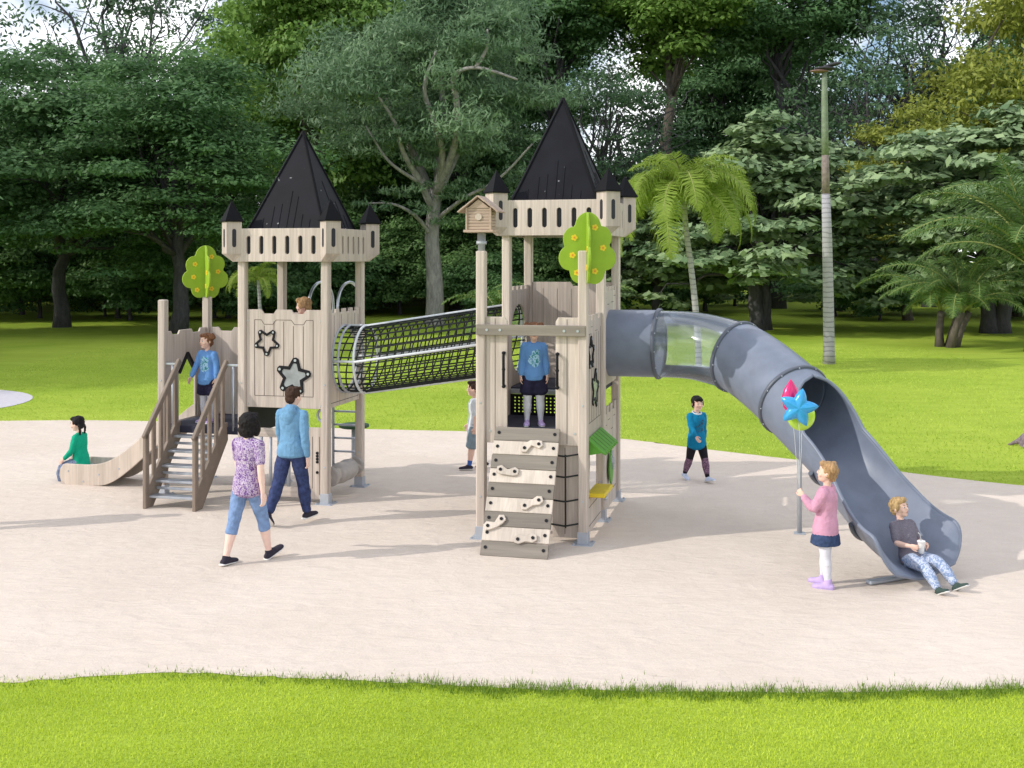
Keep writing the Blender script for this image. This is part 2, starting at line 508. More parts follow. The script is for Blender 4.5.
# barrier under the star board
mb = MB(); mb.box((-.10, -.61, .93), (.90, .05, .12), 0, .006); T.part('barrier_rail', mb, WOODH)
mb = MB(); mb.box((-.10, -.61, .14), (.90, .05, .14), 0, .006)
q = T.part('barrier_rail', mb, WOODH)
mb = MB()
for i in range(5): mb.tube([(-.47 + .135 * i, -.61, .2), (-.47 + .135 * i, -.61, .88)], .022)
T.part('barrier_bars', mb, STEELP, q)
M = front((.42, -.61, 0)); mb = MB(); mb.plate([[(-.11, .06), (.135, .06), (.135, 1.02), (-.11, 1.02)]], th, M)
grooves(mb, M, [((-.0, .2), (-.0, .9)), ((.1, .12), (.1, .9))], th)
for z in (.42, .56, .60, .64, .68): mb.disc((.49, -.628, z), (0, 1, 0), .02, .01, 2, 10)
T.part('side_board', mb, [WOOD, GROOVE, BLACK])
mb = MB(); mb.tube([(.53 + .09 * math.cos(a), -.5, 1.17 + .09 * math.sin(a)) for a in [R(x) for x in range(60, 330, 30)]], .018); T.part('grip_loop', mb, STEELP)
# roller between the two right posts
mb = MB(); mb.tube([(.61, -.56, .33), (.61, .56, .33)], .03)
for yy, r in ((-.44, .13), (.44, .13)): mb.tube([(.61, yy - .035, .33), (.61, yy - .02, .33), (.61, yy + .02, .33), (.61, yy + .035, .33)], [r * .85, r, r, r * .85], 20)
mb.tube([(.61, -.30 + .06 * i, .33) for i in range(11)], [.10, .13, .14, .145, .14, .135, .14, .145, .14, .13, .10], 20)
T.part('roller', mb, DRUM)

# ---- cut-out trees and bird house on the post tops ---------------------------------------
def tree_outline(w, h):
    P = []; base = [(0, .0, .0)]
    blobs = [(-.29, .38, .17), (-.22, .64, .17), (.01, .80, .21), (.23, .66, .16), (.29, .38, .17), (.11, .19, .17), (-.12, .19, .16)]
    n = 72
    for i in range(n):
        a = 2 * math.pi * i / n; dx, dy = math.cos(a), math.sin(a); best = .1
        for bx, by, br in blobs:
            qx, qy = bx, by - .5
            bq = qx * dx + qy * dy; cc = qx * qx + qy * qy - br * br; D = bq * bq - cc
            if D > 0: best = max(best, bq + math.sqrt(D))
        P.append((best * dx * w, (best * dy + .5) * h))
    return P
def cutout_tree(base, label, w, h, turn=0):
    t = Thing('cutout_tree', label, 'decorative tree', base, ROT + R(turn), group='green cut-out trees on the posts')
    for k, M in enumerate((front((0, 0, 0)), side((0, 0, 0)))):
        mb = MB(); lp = tree_outline(w if k == 0 else w * .9, h)
        mb.plate([lp], .026, M)
        q = t.part('tree_board', mb, GREEN)
        spots = [(-.24, .42), (-.21, .66), (.12, .80), (.25, .52), (.12, .20), (-.17, .18)] if k == 0 else [(-.2, .5), (-.12, .25), (.2, .55)]
        for fx, fz in spots:
            fl = MB()
            for sgn in (1, -1):
                pos = M @ V((fx * w, fz * h, sgn * .016)); nn = M.to_3x3() @ V((0, 0, 1))
                ex = M.to_3x3() @ V((1, 0, 0)); ey = M.to_3x3() @ V((0, 1, 0))
                for a in range(5):
                    fl.disc(pos + ex * .022 * math.cos(R(72 * a)) + ey * .022 * math.sin(R(72 * a)), nn, .016, .008, 0, 10)
                fl.disc(pos, nn, .012, .014, 1, 10)
            t.part('flower', fl, [YELLOW, ORANGE], q)
    return t
def tw(C, x, y, z=0): return C + U * x + W * y + V((0, 0, z))
cutout_tree(tw(C1, -1.86, .61, 2.68), 'bright green cut-out tree with yellow flowers on the post behind the stairs', .74, .80, 42)
cutout_tree(tw(C2, .655, -1.83, 2.98), 'bright green cut-out tree with yellow flowers on the post right of the climbing wall', .72, .84, 16)

bh = Thing('bird_house', 'small wooden bird house on a grey pipe atop a post of the right tower', 'bird house', tw(C2, -.61, -1.83, 3.38), ROT)
mb = MB(); mb.tube([(0, 0, 0), (0, 0, .08), (0, 0, .081), (0, 0, .12), (0, 0, .121), (0, 0, .22)], [.042, .042, .062, .062, .05, .05], 16); bh.part('pipe', mb, STEELP)
mb = MB(); mb.box((0, 0, .235), (.36, .30, .03), 0, .004); bh.part('base_board', mb, BIRDW)
mb = MB()
for i in range(7): mb.box((0, 0, .27 + .036 * i), (.29 + .006 * (i % 2), .25, .034), 0, .005)
M = front((0, -.124, 0)); mb.plate([[(-.14, .5), (.14, .5), (0, .61)]], .02, M); mb.plate([[(-.14, .5), (.14, .5), (0, .61)]], .02, front((0, .124, 0)))
for i in range(2): mb.box(((-1) ** i * .145, -.13, .38), (.022, .022, .26), 0, .003)
bb = bh.part('house_body', mb, BIRDW)
mb = MB(); mb.disc((0, -.131, .40), (0, 1, 0), .04, .012, 0, 16); bh.part('doorway', mb, SLIDEW, bb)
for s_ in (-1, 1):
    mb = MB()
    for i in range(3):
        f = lambda q: V((s_ * .235 * q, 0, .645 - .19 * q + (.004 * i)))
        a = (f(i / 3) + f((i + 1) / 3 + .04)) / 2
        ex = V((s_ * .235, 0, -.19)).normalized()
        mb.box(a, (.112, .36, .016), 0, .003, Matrix((ex, V((0, 1, 0)), ex.cross(V((0, 1, 0))))).transposed())
    bh.part('roof', mb, BIRDW)

# ---- right castle tower -------------------------------------------------------------
T = T2 = Thing('castle_tower', 'taller pale wooden castle play tower between the net tunnel and the tube slide', 'play tower', C2, ROT)
for x, y in ((-.61, -.61), (.61, -.61), (.61, .61), (-.61, .61)): post(T, x, y, 3.75)
post(T, -.61, -1.83, 3.385); post(T, .61, -1.83, 3.385)
castle_top(T, .335)
d = MB(); d.box((0, -1.21, 1.25), (1.14, 1.19, .10), 0, .01); T.part('deck', d, RUBBER)
d = MB(); d.box((0, 0, 1.61), (1.14, 1.26, .08), 0, .01); T.part('deck', d, RUBBER)
mb = MB(); loops = [[(-.55, 1.30), (.55, 1.30), (.55, 1.565), (-.55, 1.565)]]
for i in range(20):
    for j in range(5): loops.append(circle(-.49 + .0515 * i, 1.345 + .044 * j, .012, 6, True))
mb.plate(loops, .02, front((0, -.66, 0)), 0, .001); rz_ = T.part('step_riser', mb, BLACK)
mb = MB(); mb.box((0, -.665, 1.60), (1.1, .03, .06), 0, .004); T.part('step_edge', mb, STEEL)
for x0, x1, gx, hx in ((-.552, -.295, -.44, -.325), (.285, .552, .42, .315)):
    M = front((0, -1.83, 0)); mb = MB()
    mb.plate([[(x0, 1.13), (x1, 1.13), (x1, 2.56), (x1 - .03 if x0 < 0 else x1, 2.61), (x0 if x0 < 0 else x0 + .03, 2.61), (x0, 2.56)]], th, M)
    grooves(mb, M, [((gx, 1.15), (gx, 2.59))], th, w=.006); screws(mb, M, [((x0 + .05) if x0 < 0 else (x1 - .04), 1.27)], th, r=.014)
    q = T.part('door_board', mb, [WOOD, GROOVE, STEEL])
    h = MB(); h.tube([(hx, -1.845, 2.19), (hx, -1.885, 2.19), (hx, -1.90, 2.16), (hx, -1.90, 2.0), (hx, -1.90, 1.83), (hx, -1.885, 1.80), (hx, -1.845, 1.80)], .017, 8)
    for z in (2.19, 2.0, 1.80): h.ell((hx, -1.895, z), .022)
    T.part('grab_handle', h, BLACK, q)
mb = MB(); M = front((0, -1.83 - .078, 0)); mb.box((0, -1.908, 2.46), (1.30, .035, .125), 0, .006)
screws(mb, M, [(-.52, 2.46), (-.36, 2.46), (.40, 2.46), (.56, 2.46)], .035, 1, .016)
T.part('cross_beam', mb, [PLANKD, STEEL])
M = front((0, .61, 0)); mb = MB(); mb.plate([wavy_top(-.553, .553, 1.55, 2.97, [(.02, .22)])], th, M)
grooves(mb, M, [((-.4 + .2 * i, 1.6), (-.4 + .2 * i, 2.88)) for i in range(5)], th, w=.004)
T.part('back_board', mb, [WOOD, GROOVE])
M = side((-.61, 0, 0)); mb = MB(); mb.plate([crenel(-.553, .553, 1.55, 2.93, 5, .05), circle(0, 2.23, .455, 36)], th, M); T.part('tunnel_board', mb, WOOD)
M = side((-.61, -1.22, 0)); mb = MB(); mb.plate([wavy_top(-.553, .553, 1.18, 2.45, [(-.25, .2)])], th, M); T.part('side_board', mb, WOOD)
M = side((.61, -1.22, 0)); mb = MB(); mb.plate([crenel(-.553, .553, 1.17, 2.62, 5, .06)], th, M)
grooves(mb, M, [((-.47, 1.35), (.47, 1.35)), ((-.47, 1.35), (-.47, 2.45)), ((.47, 1.35), (.47, 2.45)), ((-.2, 2.48), (-.1, 2.48)), ((.1, 2.42), (.25, 2.42)), ((-.35, 2.4), (-.2, 2.4))] + [((-.31 + .157 * i, 1.35), (-.31 + .157 * i, 2.40)) for i in range(5)], th, w=.006)
q = T.part('star_board', mb, [WOOD, GROOVE]); star_frame(T, M, th, (-.22, 2.17), .2, parent=q); star_frame(T, M, th, (.06, 1.72), .24, True, parent=q, rot=80)
M = side((.61, 0, 0)); mb = MB(); mb.plate([crenel(-.553, .553, 1.66, 2.93, 5, .06), circle(0, 2.19, .43, 36)], th, M)
grooves(mb, M, [((-.45, 2.78), (-.3, 2.78)), ((.1, 2.72), (.3, 2.72)), ((-.2, 2.70), (-.05, 2.70)), ((.33, 2.8), (.48, 2.8))], th)
T.part('slide_board', mb, [WOOD, GROOVE])
M = side((.61, 0, 0)); mb = MB(); mb.plate([crenel(-.553, .553, .06, 1.38, 4, .09)], th, M)
grooves(mb, M, [((-.5, .25), (.5, .25)), ((-.4, 1.15), (-.25, 1.15)), ((.1, 1.05), (.25, 1.05)), ((.3, 1.2), (.42, 1.2)), ((-.15, 1.2), (0, 1.2))], th)
q = T.part('lower_board', mb, [WOOD, GROOVE])
lf = MB(); lp = [(.17 * math.sin(math.pi * t) ** .8 * (1 - .25 * t), .36 + .48 * t) for t in [i / 12 for i in range(13)]]
lf.plate([lp + [(-x, z) for x, z in lp[::-1][1:-1]]], .02, side((.66, -.12, 0)), 0, .004); q2 = T.part('leaf_toy', lf, GREEND, q)
fl = MB()
for (yy, zz) in ((-.02, .62), (-.12, .72)):
    for a in range(6): fl.disc((.675, yy + .05 * math.cos(R(60 * a)), zz + .05 * math.sin(R(60 * a))), (1, 0, 0), .035, .012, 0, 10)
T.part('leaf_flower', fl, STEELP, q2)
M = side((.61, -1.22, 0)); mb = MB(); mb.plate([[(-.553, .06), (.553, .06), (.553, .46), (-.553, .46)]], th, M); grooves(mb, M, [((-.48, .36), (.48, .36)), ((-.48, .14), (.48, .14))], th)
T.part('shop_counter_board', mb, [WOOD, GROOVE])
mb = MB()
ex = V((.21, 0, -.17)).normalized()
Mx = frame((.63, -1.22, 1.19), (0, 1, 0), -ex)
lp = [(-.5, 0), (.47, 0)]
for i in range(9): lp += [(.47 - .97 * i / 9, -.25), (.47 - .97 * (i + .5) / 9, -.285)]
lp += [(-.5, -.25)]
mb.plate([lp[:1] + lp[1:]], .022, Mx, 0, .003)
for i in range(1, 6): mb.bar(Mx @ V((-.5 + .97 * i / 6, -.005, .012)), Mx @ V((-.5 + .97 * i / 6, -.245, .012)), .006, .004, 1, 0)
for y in (-1.71, -.76): mb.add([(.63, y, 1.18), (.63, y, 1.0), (.80, y, 1.035), (.63, y + .015, 1.18), (.63, y + .015, 1.0), (.80, y + .015, 1.035)], [[0, 1, 2], [5, 4, 3], [0, 3, 4, 1], [1, 4, 5, 2], [2, 5, 3, 0]], 0)
T.part('shop_awning', mb, [GREEND, GROOVE])
mb = MB(); mb.box((.70, -1.22, .50), (.22, .62, .05), 0, .01); mb.tube([(.80, -1.4, .47), (.80, -1.4, .43)], .02, 8, 1); T.part('shop_shelf', mb, [YELLOW, STEEL])
mb = MB(); mb.plate([[(-.50, .47), (-.22, .47), (-.24, .7), (-.19, .85), (-.24, 1.16), (-.50, 1.16)]], th, side((.60, -1.22, 0))); T.part('shop_wing_board', mb, PLANKL)
M = front((.43, -1.80, 0)); mb = MB(); mb.plate([[(-.19, .06), (.12, .06), (.12, 1.17), (-.19, 1.17)]], th, M); grooves(mb, M, [((-.04, .1), (-.04, 1.1))], th); T.part('front_lower_board', mb, [WOOD, GROOVE])
mb = MB()
for z in (.22, .50, .78, 1.02): mb.tube([(.22, -1.86, z), (.40, -1.93, z), (.44, -1.93, z + .005), (.555, -1.87, z + .02)], .011, 6)
mb.tube([(.42, -1.935, .2), (.42, -1.935, 1.04)], .011, 6); T.part('rope_grid', mb, ROPE)

# ---- climbing wall -------------------------------------------------------------------
cw = Thing('climbing_wall', 'sloping climbing wall of alternating cream and grey-brown planks with bone-shaped holds', 'climbing wall', C2, ROT, off=(-.03, -2.2, 0))
top = V((-.03, -1.915, 1.33)); bot = V((-.03, -2.60, 0.0)); dn = (bot - top); Lw = dn.length; dn.normalize()
nrm = V((1, 0, 0)).cross(-dn).normalized()      # outwards
if nrm.y > 0: nrm = -nrm
Mw = frame(top, (1, 0, 0), -dn)
pw = Lw / 9
mb = MB(); 
for x in (-.34, .34): mb.bar(top + V((x, .035, -.01)), bot + V((x, .035, .03)), .045, .06, 0)
cw.part('frame', mb, BROWN)
for i in range(9):
    mb = MB(); cy = -(i + .5) * pw
    Mi = Mw.to_3x3()
    mb.box(Mw @ V((0, cy, .0)), (.77, pw - .004, .03), 0, .005, Mi)
    for x in (-.33, .33): mb.disc(Mw @ V((x, cy + .01, .017)), Mi @ V((0, 0, 1)), .019, .012, 1, 12)
    cw.part('plank', mb, [PLANKD if i % 2 == 0 else PLANKL, BLACK])
def bone(c, ang, L=.22, w=.095, bend=0):
    ca, sa = math.cos(R(ang)), math.sin(R(ang))
    shp = [(-L / 2 - .02, -w * .35), (-L / 2 + .03, -w * .55), (0, -w * .34 + bend), (L / 2 - .03, -w * .55), (L / 2 + .02, -w * .3), (L / 2 + .02, w * .3), (L / 2 - .03, w * .55), (0, w * .34 + bend), (-L / 2 + .03, w * .55), (-L / 2 - .02, w * .35)]
    return [(c[0] + x * ca - y * sa, c[1] + x * sa + y * ca) for x, y in shp]
for (i, x, ang, bend) in ((1, .08, 18, .04), (3, -.17, -6, -.02), (5, .15, 24, 0), (7, -.25, 30, -.03), (9, .12, 8, 0)):
    cy = -(i + .5) * pw if i < 9 else -7.55 * pw
    cy = {1: -1.5, 3: -3.3, 5: -5.45, 7: -6.9, 9: -8.05}[i] * pw + (.02 if i < 9 else .05)
    mb = MB(); mb.plate([bone((x, cy), ang, bend=bend)], .03, Mw @ Matrix.Translation((0, 0, .032)), 0, .005)
    for s_ in (-1, 1):
        p = V((x + s_ * .085 * math.cos(R(ang)), cy + s_ * .085 * math.sin(R(ang)), .05)); mb.disc(Mw @ p, Mw.to_3x3() @ V((0, 0, 1)), .019, .012, 1, 12)
    cw.part('climbing_hold', mb, [PLANKL, BLACK])

# ---- stairs ----------------------------------------------------------------------------
st = Thing('staircase', 'steep brown wooden staircase with grey metal treads and slatted handrails', 'stairs', C1, ROT, off=(-1.22, -1.1, 0))
y0, y1 = -1.42, -.66
for s_ in (-1, 1):
    x = -1.22 + s_ * .36
    mb = MB(); M = side((x, 0, 0))
    mb.plate([[(y0 - .04, 0), (y0 + .12, 0), (y1 + .06, .80), (y1 + .06, 1.04), (y1 - .05, 1.04), (y0 - .04, .22)]], .042, M, 0, .005)
    q = st.part('stringer', mb, BROWN)
    mb = MB(); mb.bar((x, y0 - .07, .93), (x, y1 + .06, 1.88), .05, .085, 0, .008)
    hr = st.part('handrail', mb, BROWN)
    mb = MB(); mb.box((x, y0 - .02, .49), (.05, .09, .98), 0, .008); st.part('newel', mb, BROWN)
    for k in range(4):
        f = (k + .8) / 4.2; yy = y0 + (y1 - y0) * f + .02
        mb = MB(); zb_ = .10 + .82 * f; zt_ = .96 + .92 * f
        mb.box((x, yy, (zb_ + zt_) / 2), (.035, .07, zt_ - zb_), 0, .006); st.part('baluster', mb, BROWN)
for k in range(5):
    f = k / 5; z = .15 + .175 * k; yy = y0 + .10 + (y1 - y0) * f
    mb = MB(); mb.box((-1.22, yy, z), (.675, .17, .03), 0, .004); mb.box((-1.22, yy + .10, z + .085), (.675, .02, .035), 0, .004)
    st.part('tread', mb, STEEL)

# ---- wooden slide ------------------------------------------------------------------------
sl = Thing('wooden_slide', 'low curved wooden slide with the girl in green sitting on its end', 'slide', C1, ROT, off=(-2.8, 0, 0))
xe = -3.70
def spline(p, n=6):
    out = []
    for i in range(len(p) - 1):
        a, b, c, d_ = p[max(i - 1, 0)], p[i], p[i + 1], p[min(i + 2, len(p) - 1)]
        for k in range(n):
            t = k / n
            out.append(tuple(.5 * (2 * b[j] + (c[j] - a[j]) * t + (2 * a[j] - 5 * b[j] + 4 * c[j] - d_[j]) * t * t + (3 * b[j] - a[j] - 3 * c[j] + d_[j]) * t ** 3) for j in range(len(b))))
    return out + [tuple(p[-1])]
topc = spline([(-1.80, 1.20), (-2.05, 1.02), (-2.5, .62), (-2.85, .39), (-3.15, .31), (-3.6, .305)])
botc = spline([(-3.58, .0), (-3.2, .0), (-2.9, .04), (-2.6, .22), (-2.2, .55), (-1.80, .86)])
nose = [(-3.64, .29), (-3.69, .22), (-3.70, .13), (-3.67, .04)]
for yy in (-.30, .30):
    mb = MB(); mb.plate([topc + nose + botc], .035, front((0, yy, 0)), 0, .006)
    screws(mb, front((0, yy, 0)), [(-3.55, .2), (-3.3, .06), (-3.05, .17), (-2.72, .27), (-2.3, .62)], .035, 1, .013)
    sl.part('side_board', mb, [SLIDEW, STEEL])
fl_ = spline([(-1.78, .97), (-2.05, .86), (-2.5, .48), (-2.85, .27), (-3.15, .21), (-3.66, .20)])
mb = MB()
vs = []; fs = []
for i, (x, z) in enumerate(fl_): vs += [(x, -.28, z), (x, .28, z), (x, -.28, z - .03), (x, .28, z - .03)]
for i in range(len(fl_) - 1):
    a = 4 * i; b = a + 4; fs += [[a, a + 1, b + 1, b], [a + 3, a + 2, b + 2, b + 3]]
mb.add(vs, fs, 0, True); sl.part('slide_bed', mb, WHITEM)

# ---- climbing ladder behind the left tower ------------------------------------------------
ld = Thing('climbing_ladder', 'arched grey metal ladder behind the left tower, its hoops rising above the boy', 'ladder', C1, ROT, off=(.2, 1.12, 0))
for x in (-.02, .42):
    mb = MB()
    arc = [(x, .22, 2.45), (x, .24, 2.62)] + [(x, .68 - .44 * math.cos(a), 2.62 + .33 * math.sin(a)) for a in [math.pi * k / 10 for k in range(1, 10)]] + [(x, 1.12, 2.6), (x, 1.12, 0)]
    mb.tube(arc, .021, 10); ld.part('rail', mb, STEEL)
for k in range(7):
    mb = MB(); mb.tube([(-.02, 1.12, .2 + .2 * k), (.42, 1.12, .2 + .2 * k)], .016, 8); ld.part('rung', mb, STEEL)
pod = Thing('stepping_pod', 'round dark green stepping disc on a pole behind the left tower', 'stepping pod', tw(C1, .06, 1.75), ROT)
mb = MB(); mb.tube([(0, 0, 0), (0, 0, .68)], .04, 12); pod.part('pole', mb, STEELP)
mb = MB(); mb.tube([(0, 0, .66), (0, 0, .675), (0, 0, .71), (0, 0, .72)], [.2, .235, .235, .2], 24); pod.part('disc', mb, plain('dark_green_disc', (.03, .09, .04), .6))

# ---- net tunnel -------------------------------------------------------------------------
nt_ = Thing('net_tunnel', 'black rope net tunnel on white pipe hoops between the two towers', 'net tunnel', C1, ROT, off=(1.9, 0, 0))
A = V((.63, 0, 1.90)); rel = C2 - C1
B = V((rel.dot(U), rel.dot(W), 0)) + V((-.63, 0, 2.23)); K = A + V((.34, (B - A).y * .11, .0))
path = [A, K, B]
def onpath(s):     # s 0..1 by length
    l1 = (K - A).length; l2 = (B - K).length; q = s * (l1 + l2)
    return A.lerp(K, q / l1) if q < l1 else K.lerp(B, (q - l1) / l2)
rN = .45
def hoop(c, r, n=32, lean=0): return [c + V((lean * math.sin(2 * math.pi * i / n), r * math.cos(2 * math.pi * i / n), r * math.sin(2 * math.pi * i / n))) for i in range(n)]
for s in (0, .035, .125, .985):
    mb = MB(); mb.tube(hoop(onpath(s), rN + .012), .019, 8, closed=True); nt_.part('hoop', mb, WHITEM if s > .1 else STEELP)
for a in (90, 180, 0, 270):
    mb = MB(); o = V((0, rN * math.cos(R(a)), rN * math.sin(R(a)))) * 1.03
    mb.tube([p + o for p in (A, K, B)], .018, 8); nt_.part('pipe', mb, WHITEM)
mb = MB()
for k in range(28):
    a = R(360 * k / 28 + 6)
    mb.tube([p + V((0, rN * math.cos(a), rN * math.sin(a))) for p in (A, K, B)], .0105, 5)
for k in range(1, 22):
    mb.tube(hoop(onpath(k / 22), rN, 24, .10), .0105, 5, closed=True)
nt_.part('rope_net', mb, ROPE)

# ---- tube slide --------------------------------------------------------------------------
O = tw(C2, .61, 0)
ts = Thing('tube_slide', 'long grey-blue tube slide with a clear section, dropping to an open chute', 'tube slide', O, ROT, off=(1.6, -.8, 0))
ctrl = [(-.03, 0, 2.19), (.33, 0, 2.19), (.66, -.008, 2.19), (1.02, -.06, 2.185), (1.32, -.18, 2.15), (1.67, -.41, 2.075), (1.90, -.645, 1.965), (2.12, -.93, 1.83), (2.35, -1.25, 1.66), (2.61, -1.59, 1.45), (2.90, -1.92, 1.21), (3.20, -2.22, .90), (3.47, -2.49, .655), (3.72, -2.74, .54)]
cl = [V(p) for p in spline(ctrl, 16)]
idx = lambda i: i * 16
RT = .435
def ring(i, r, phi0=0, n=40, wid=1.0):
    t = (cl[min(i + 1, len(cl) - 1)] - cl[max(i - 1, 0)]).normalized()
    sx = t.cross(V((0, 0, 1))).normalized(); up = sx.cross(t)
    if phi0 == 0: ang = [2 * math.pi * k / n for k in range(n)]
    else: ang = [phi0 + (2 * math.pi - 2 * phi0) * k / (n - 1) for k in range(n)]
    return [cl[i] + sx * math.sin(a) * r * wid + up * math.cos(a) * r for a in ang]
def tube_part(i0, i1, r=RT):
    mb = MB(); n = 40
    rings = [ring(i, r) for i in range(i0, i1 + 1)]
    vs = [p for rg in rings for p in rg]; fs = []
    for i in range(len(rings) - 1):
        for j in range(n): fs.append([i * n + j, i * n + (j + 1) % n, (i + 1) * n + (j + 1) % n, (i + 1) * n + j])
    mb.add(vs, fs, 0, True); return mb
def moved(mb, mods, name, mats, T):
    for i, v in enumerate(mb.v): mb.v[i] = v - T.off
    return modified(mb, mods, name, mats)
SOL = [('SOLIDIFY', dict(thickness=.018, offset=-1))]
def flange(i, nm='flange', r0=.012):
    mb = MB(); t = (cl[min(i + 1, len(cl) - 1)] - cl[max(i - 1, 0)]).normalized()
    prof = [(-.024, 0), (-.024, .02), (-.016, .03), (.016, .03), (.024, .02), (.024, 0)]
    n = 40; rings = []
    sx = t.cross(V((0, 0, 1))).normalized(); up = sx.cross(t)
    vs = []; fs = []
    for (a, h) in prof:
        for k in range(n):
            an = 2 * math.pi * k / n; vs.append(cl[i] + t * a + (sx * math.sin(an) + up * math.cos(an)) * (RT + h - .004))
    for q in range(len(prof) - 1):
        for j in range(n): fs.append([q * n + j, q * n + (j + 1) % n, (q + 1) * n + (j + 1) % n, (q + 1) * n + j])
    mb.add(vs, fs, 0, True)
    for k in range(12):
        an = R(30 * k + 9); mb.ell(cl[i] + t * .025 + (sx * math.sin(an) + up * math.cos(an)) * (RT + .012), .009, 1, None, 8, 5)
    return ts.part('flange', mb, [SLIDED, STEEL])
ts.part('tube_section', moved(tube_part(0, idx(2)), SOL, 'tube_section', [SLIDEG], ts), None)
ts.part('clear_section', tube_part(idx(2), idx(5), RT - .003), CLEAR)
ts.part('tube_section', moved(tube_part(idx(5), idx(8)), SOL, 'tube_section', [SLIDEG], ts), None)
for i in (0, idx(2), idx(5), idx(8)): flange(i)
# the open chute
i0, i1 = idx(8), len(cl) - 1
mb = MB(); n = 45; vs = []; fs = []; rimL = []; rimR = []
tot = i1 - i0
def smooth(t): t = max(0, min(1, t)); return t * t * (3 - 2 * t)
for i in range(i0, i1 + 1):
    s = (i - i0) / tot
    phi = R(.02 + 80 * math.sqrt(max(0, min(1, (s - .085) / .22))) + 18 * smooth((s - .25) / .5) - 4 * smooth((s - .75) / .25))
    r = RT * (1 + .10 * smooth((s - .3) / .4)); wid = 1 + .10 * smooth((s - .5) / .5)
    if s > .84: phi += R(48) * smooth((s - .84) / .16) ** 1.5
    rg = ring(i, r, phi, n, wid)
    fl_a = smooth((s - .35) / .5) * .22; tt = (cl[min(i + 1, i1)] - cl[i - 1]).normalized(); sxx = tt.cross(V((0, 0, 1))).normalized()
    for q_ in range(n):
        e_ = max(0, 1 - min(q_, n - 1 - q_) / 11); rg[q_] = rg[q_] + sxx * (1 if q_ < n / 2 else -1) * fl_a * r * e_ ** 2
    vs += rg; rimL.append(rg[0]); rimR.append(rg[-1])
    if phi < R(4): k0 = i - i0
for i in range(tot):
    for j in range(n - 1): fs.append([i * n + j, i * n + j + 1, (i + 1) * n + j + 1, (i + 1) * n + j])
mb.add(vs, fs, 0, True)
chute = ts.part('chute', moved(mb, [('WELD', dict(merge_threshold=.001))] + SOL, 'chute', [SLIDEG], ts), None)
lip = [p for p in rimL[k0:]] + vs[tot * n + 1:tot * n + n - 1] + rimR[k0:][::-1]
mb = MB(); mb.tube(lip, .021, 8); ts.part('chute_rim', mb, SLIDEG, chute)
# chute seams, their dark tone also standing in for shade under the flare
for sfrac, a0, a1 in ((.42, 122, 232), (.72, 114, 226)):
    i = i0 + int(tot * sfrac); mb = MB()
    t = (cl[i + 1] - cl[i - 1]).normalized(); sx = t.cross(V((0, 0, 1))).normalized(); up = sx.cross(t); rr_ = RT * (1 + .10 * smooth((sfrac - .3) / .4)) + .012; wd = 1 + .10 * smooth((sfrac - .5) / .5)
    mb.tube([cl[i] + sx * math.sin(R(a)) * (rr_ + max(0, 140 - a) * .0016) * wd + up * math.cos(R(a)) * rr_ for a in range(a0, a1, 6)], .026, 8)
    ts.part('seam_and_shade', mb, SLIDED, chute)
for px_, py_, pz_ in ((2.42, -.72, 1.52),):
    c = V((px_, py_, pz_))
    mb = MB(); mb.tube([(c.x, c.y, 0), (c.x, c.y, c.z)], .03, 12); mb.box((c.x, c.y, .008), (.13, .13, .012), 0, .003); ts.part('support_post', mb, STEELP)
c = cl[idx(12) - 2]; mb = MB(); mb.bar(c + V((-.36, -.31, -c.z + .03)), c + V((.3, .25, -c.z + .03)), .08, .04, 0, .015); mb.tube([(c.x, c.y, .05), (c.x, c.y, c.z - RT * 1.1 - .03)], .035, 10); ts.part('foot_bar', mb, STEELP)
# ------------------------------------------------------------------ people
def cloth(name, col, noise=.1, scale=14, bump_s=.35, rough=.85):
    m, nt, b = new_mat(name)
    co = coords(nt)
    n = N(nt, 'ShaderNodeTexNoise', Scale=scale, Detail=4); nt.links.new(co, n.inputs['Vector'])
    r = ramp(nt, n.outputs[0], [(.3, tuple(c * (1 - noise) for c in col)), (.7, tuple(min(1, c * (1 + noise)) for c in col))])
    nt.links.new(r.outputs[0], b.inputs['Base Color'])
    b.inputs['Roughness'].default_value = rough; b.inputs['Specular IOR Level'].default_value = .2
    n2 = N(nt, 'ShaderNodeTexNoise', Scale=11, Detail=3, Distortion=1.2); nt.links.new(co, n2.inputs['Vector'])
    bump(nt, b, n2.outputs[0], bump_s, .03)
    m['mixin'] = 1
    return m

def patterned(name, cols, scale, kind='VORONOI', thr=(.35, .5, .62)):
    m, nt, b = new_mat(name)
    co = coords(nt)
    n = N(nt, 'ShaderNodeTexNoise', Scale=scale, Detail=2, Distortion=1.5); nt.links.new(co, n.inputs['Vector'])
    st = [(0, cols[0])] + [(t, c) for t, c in zip(thr, cols[1:])]
    r = ramp(nt, n.outputs[0], st); r.color_ramp.interpolation = 'CONSTANT'
    nt.links.new(r.outputs[0], b.inputs['Base Color'])
    b.inputs['Roughness'].default_value = .85; b.inputs['Specular IOR Level'].default_value = .2
    n2 = N(nt, 'ShaderNodeTexNoise', Scale=11, Detail=3, Distortion=1.2); nt.links.new(co, n2.inputs['Vector'])
    bump(nt, b, n2.outputs[0], .3, .03)
    return m

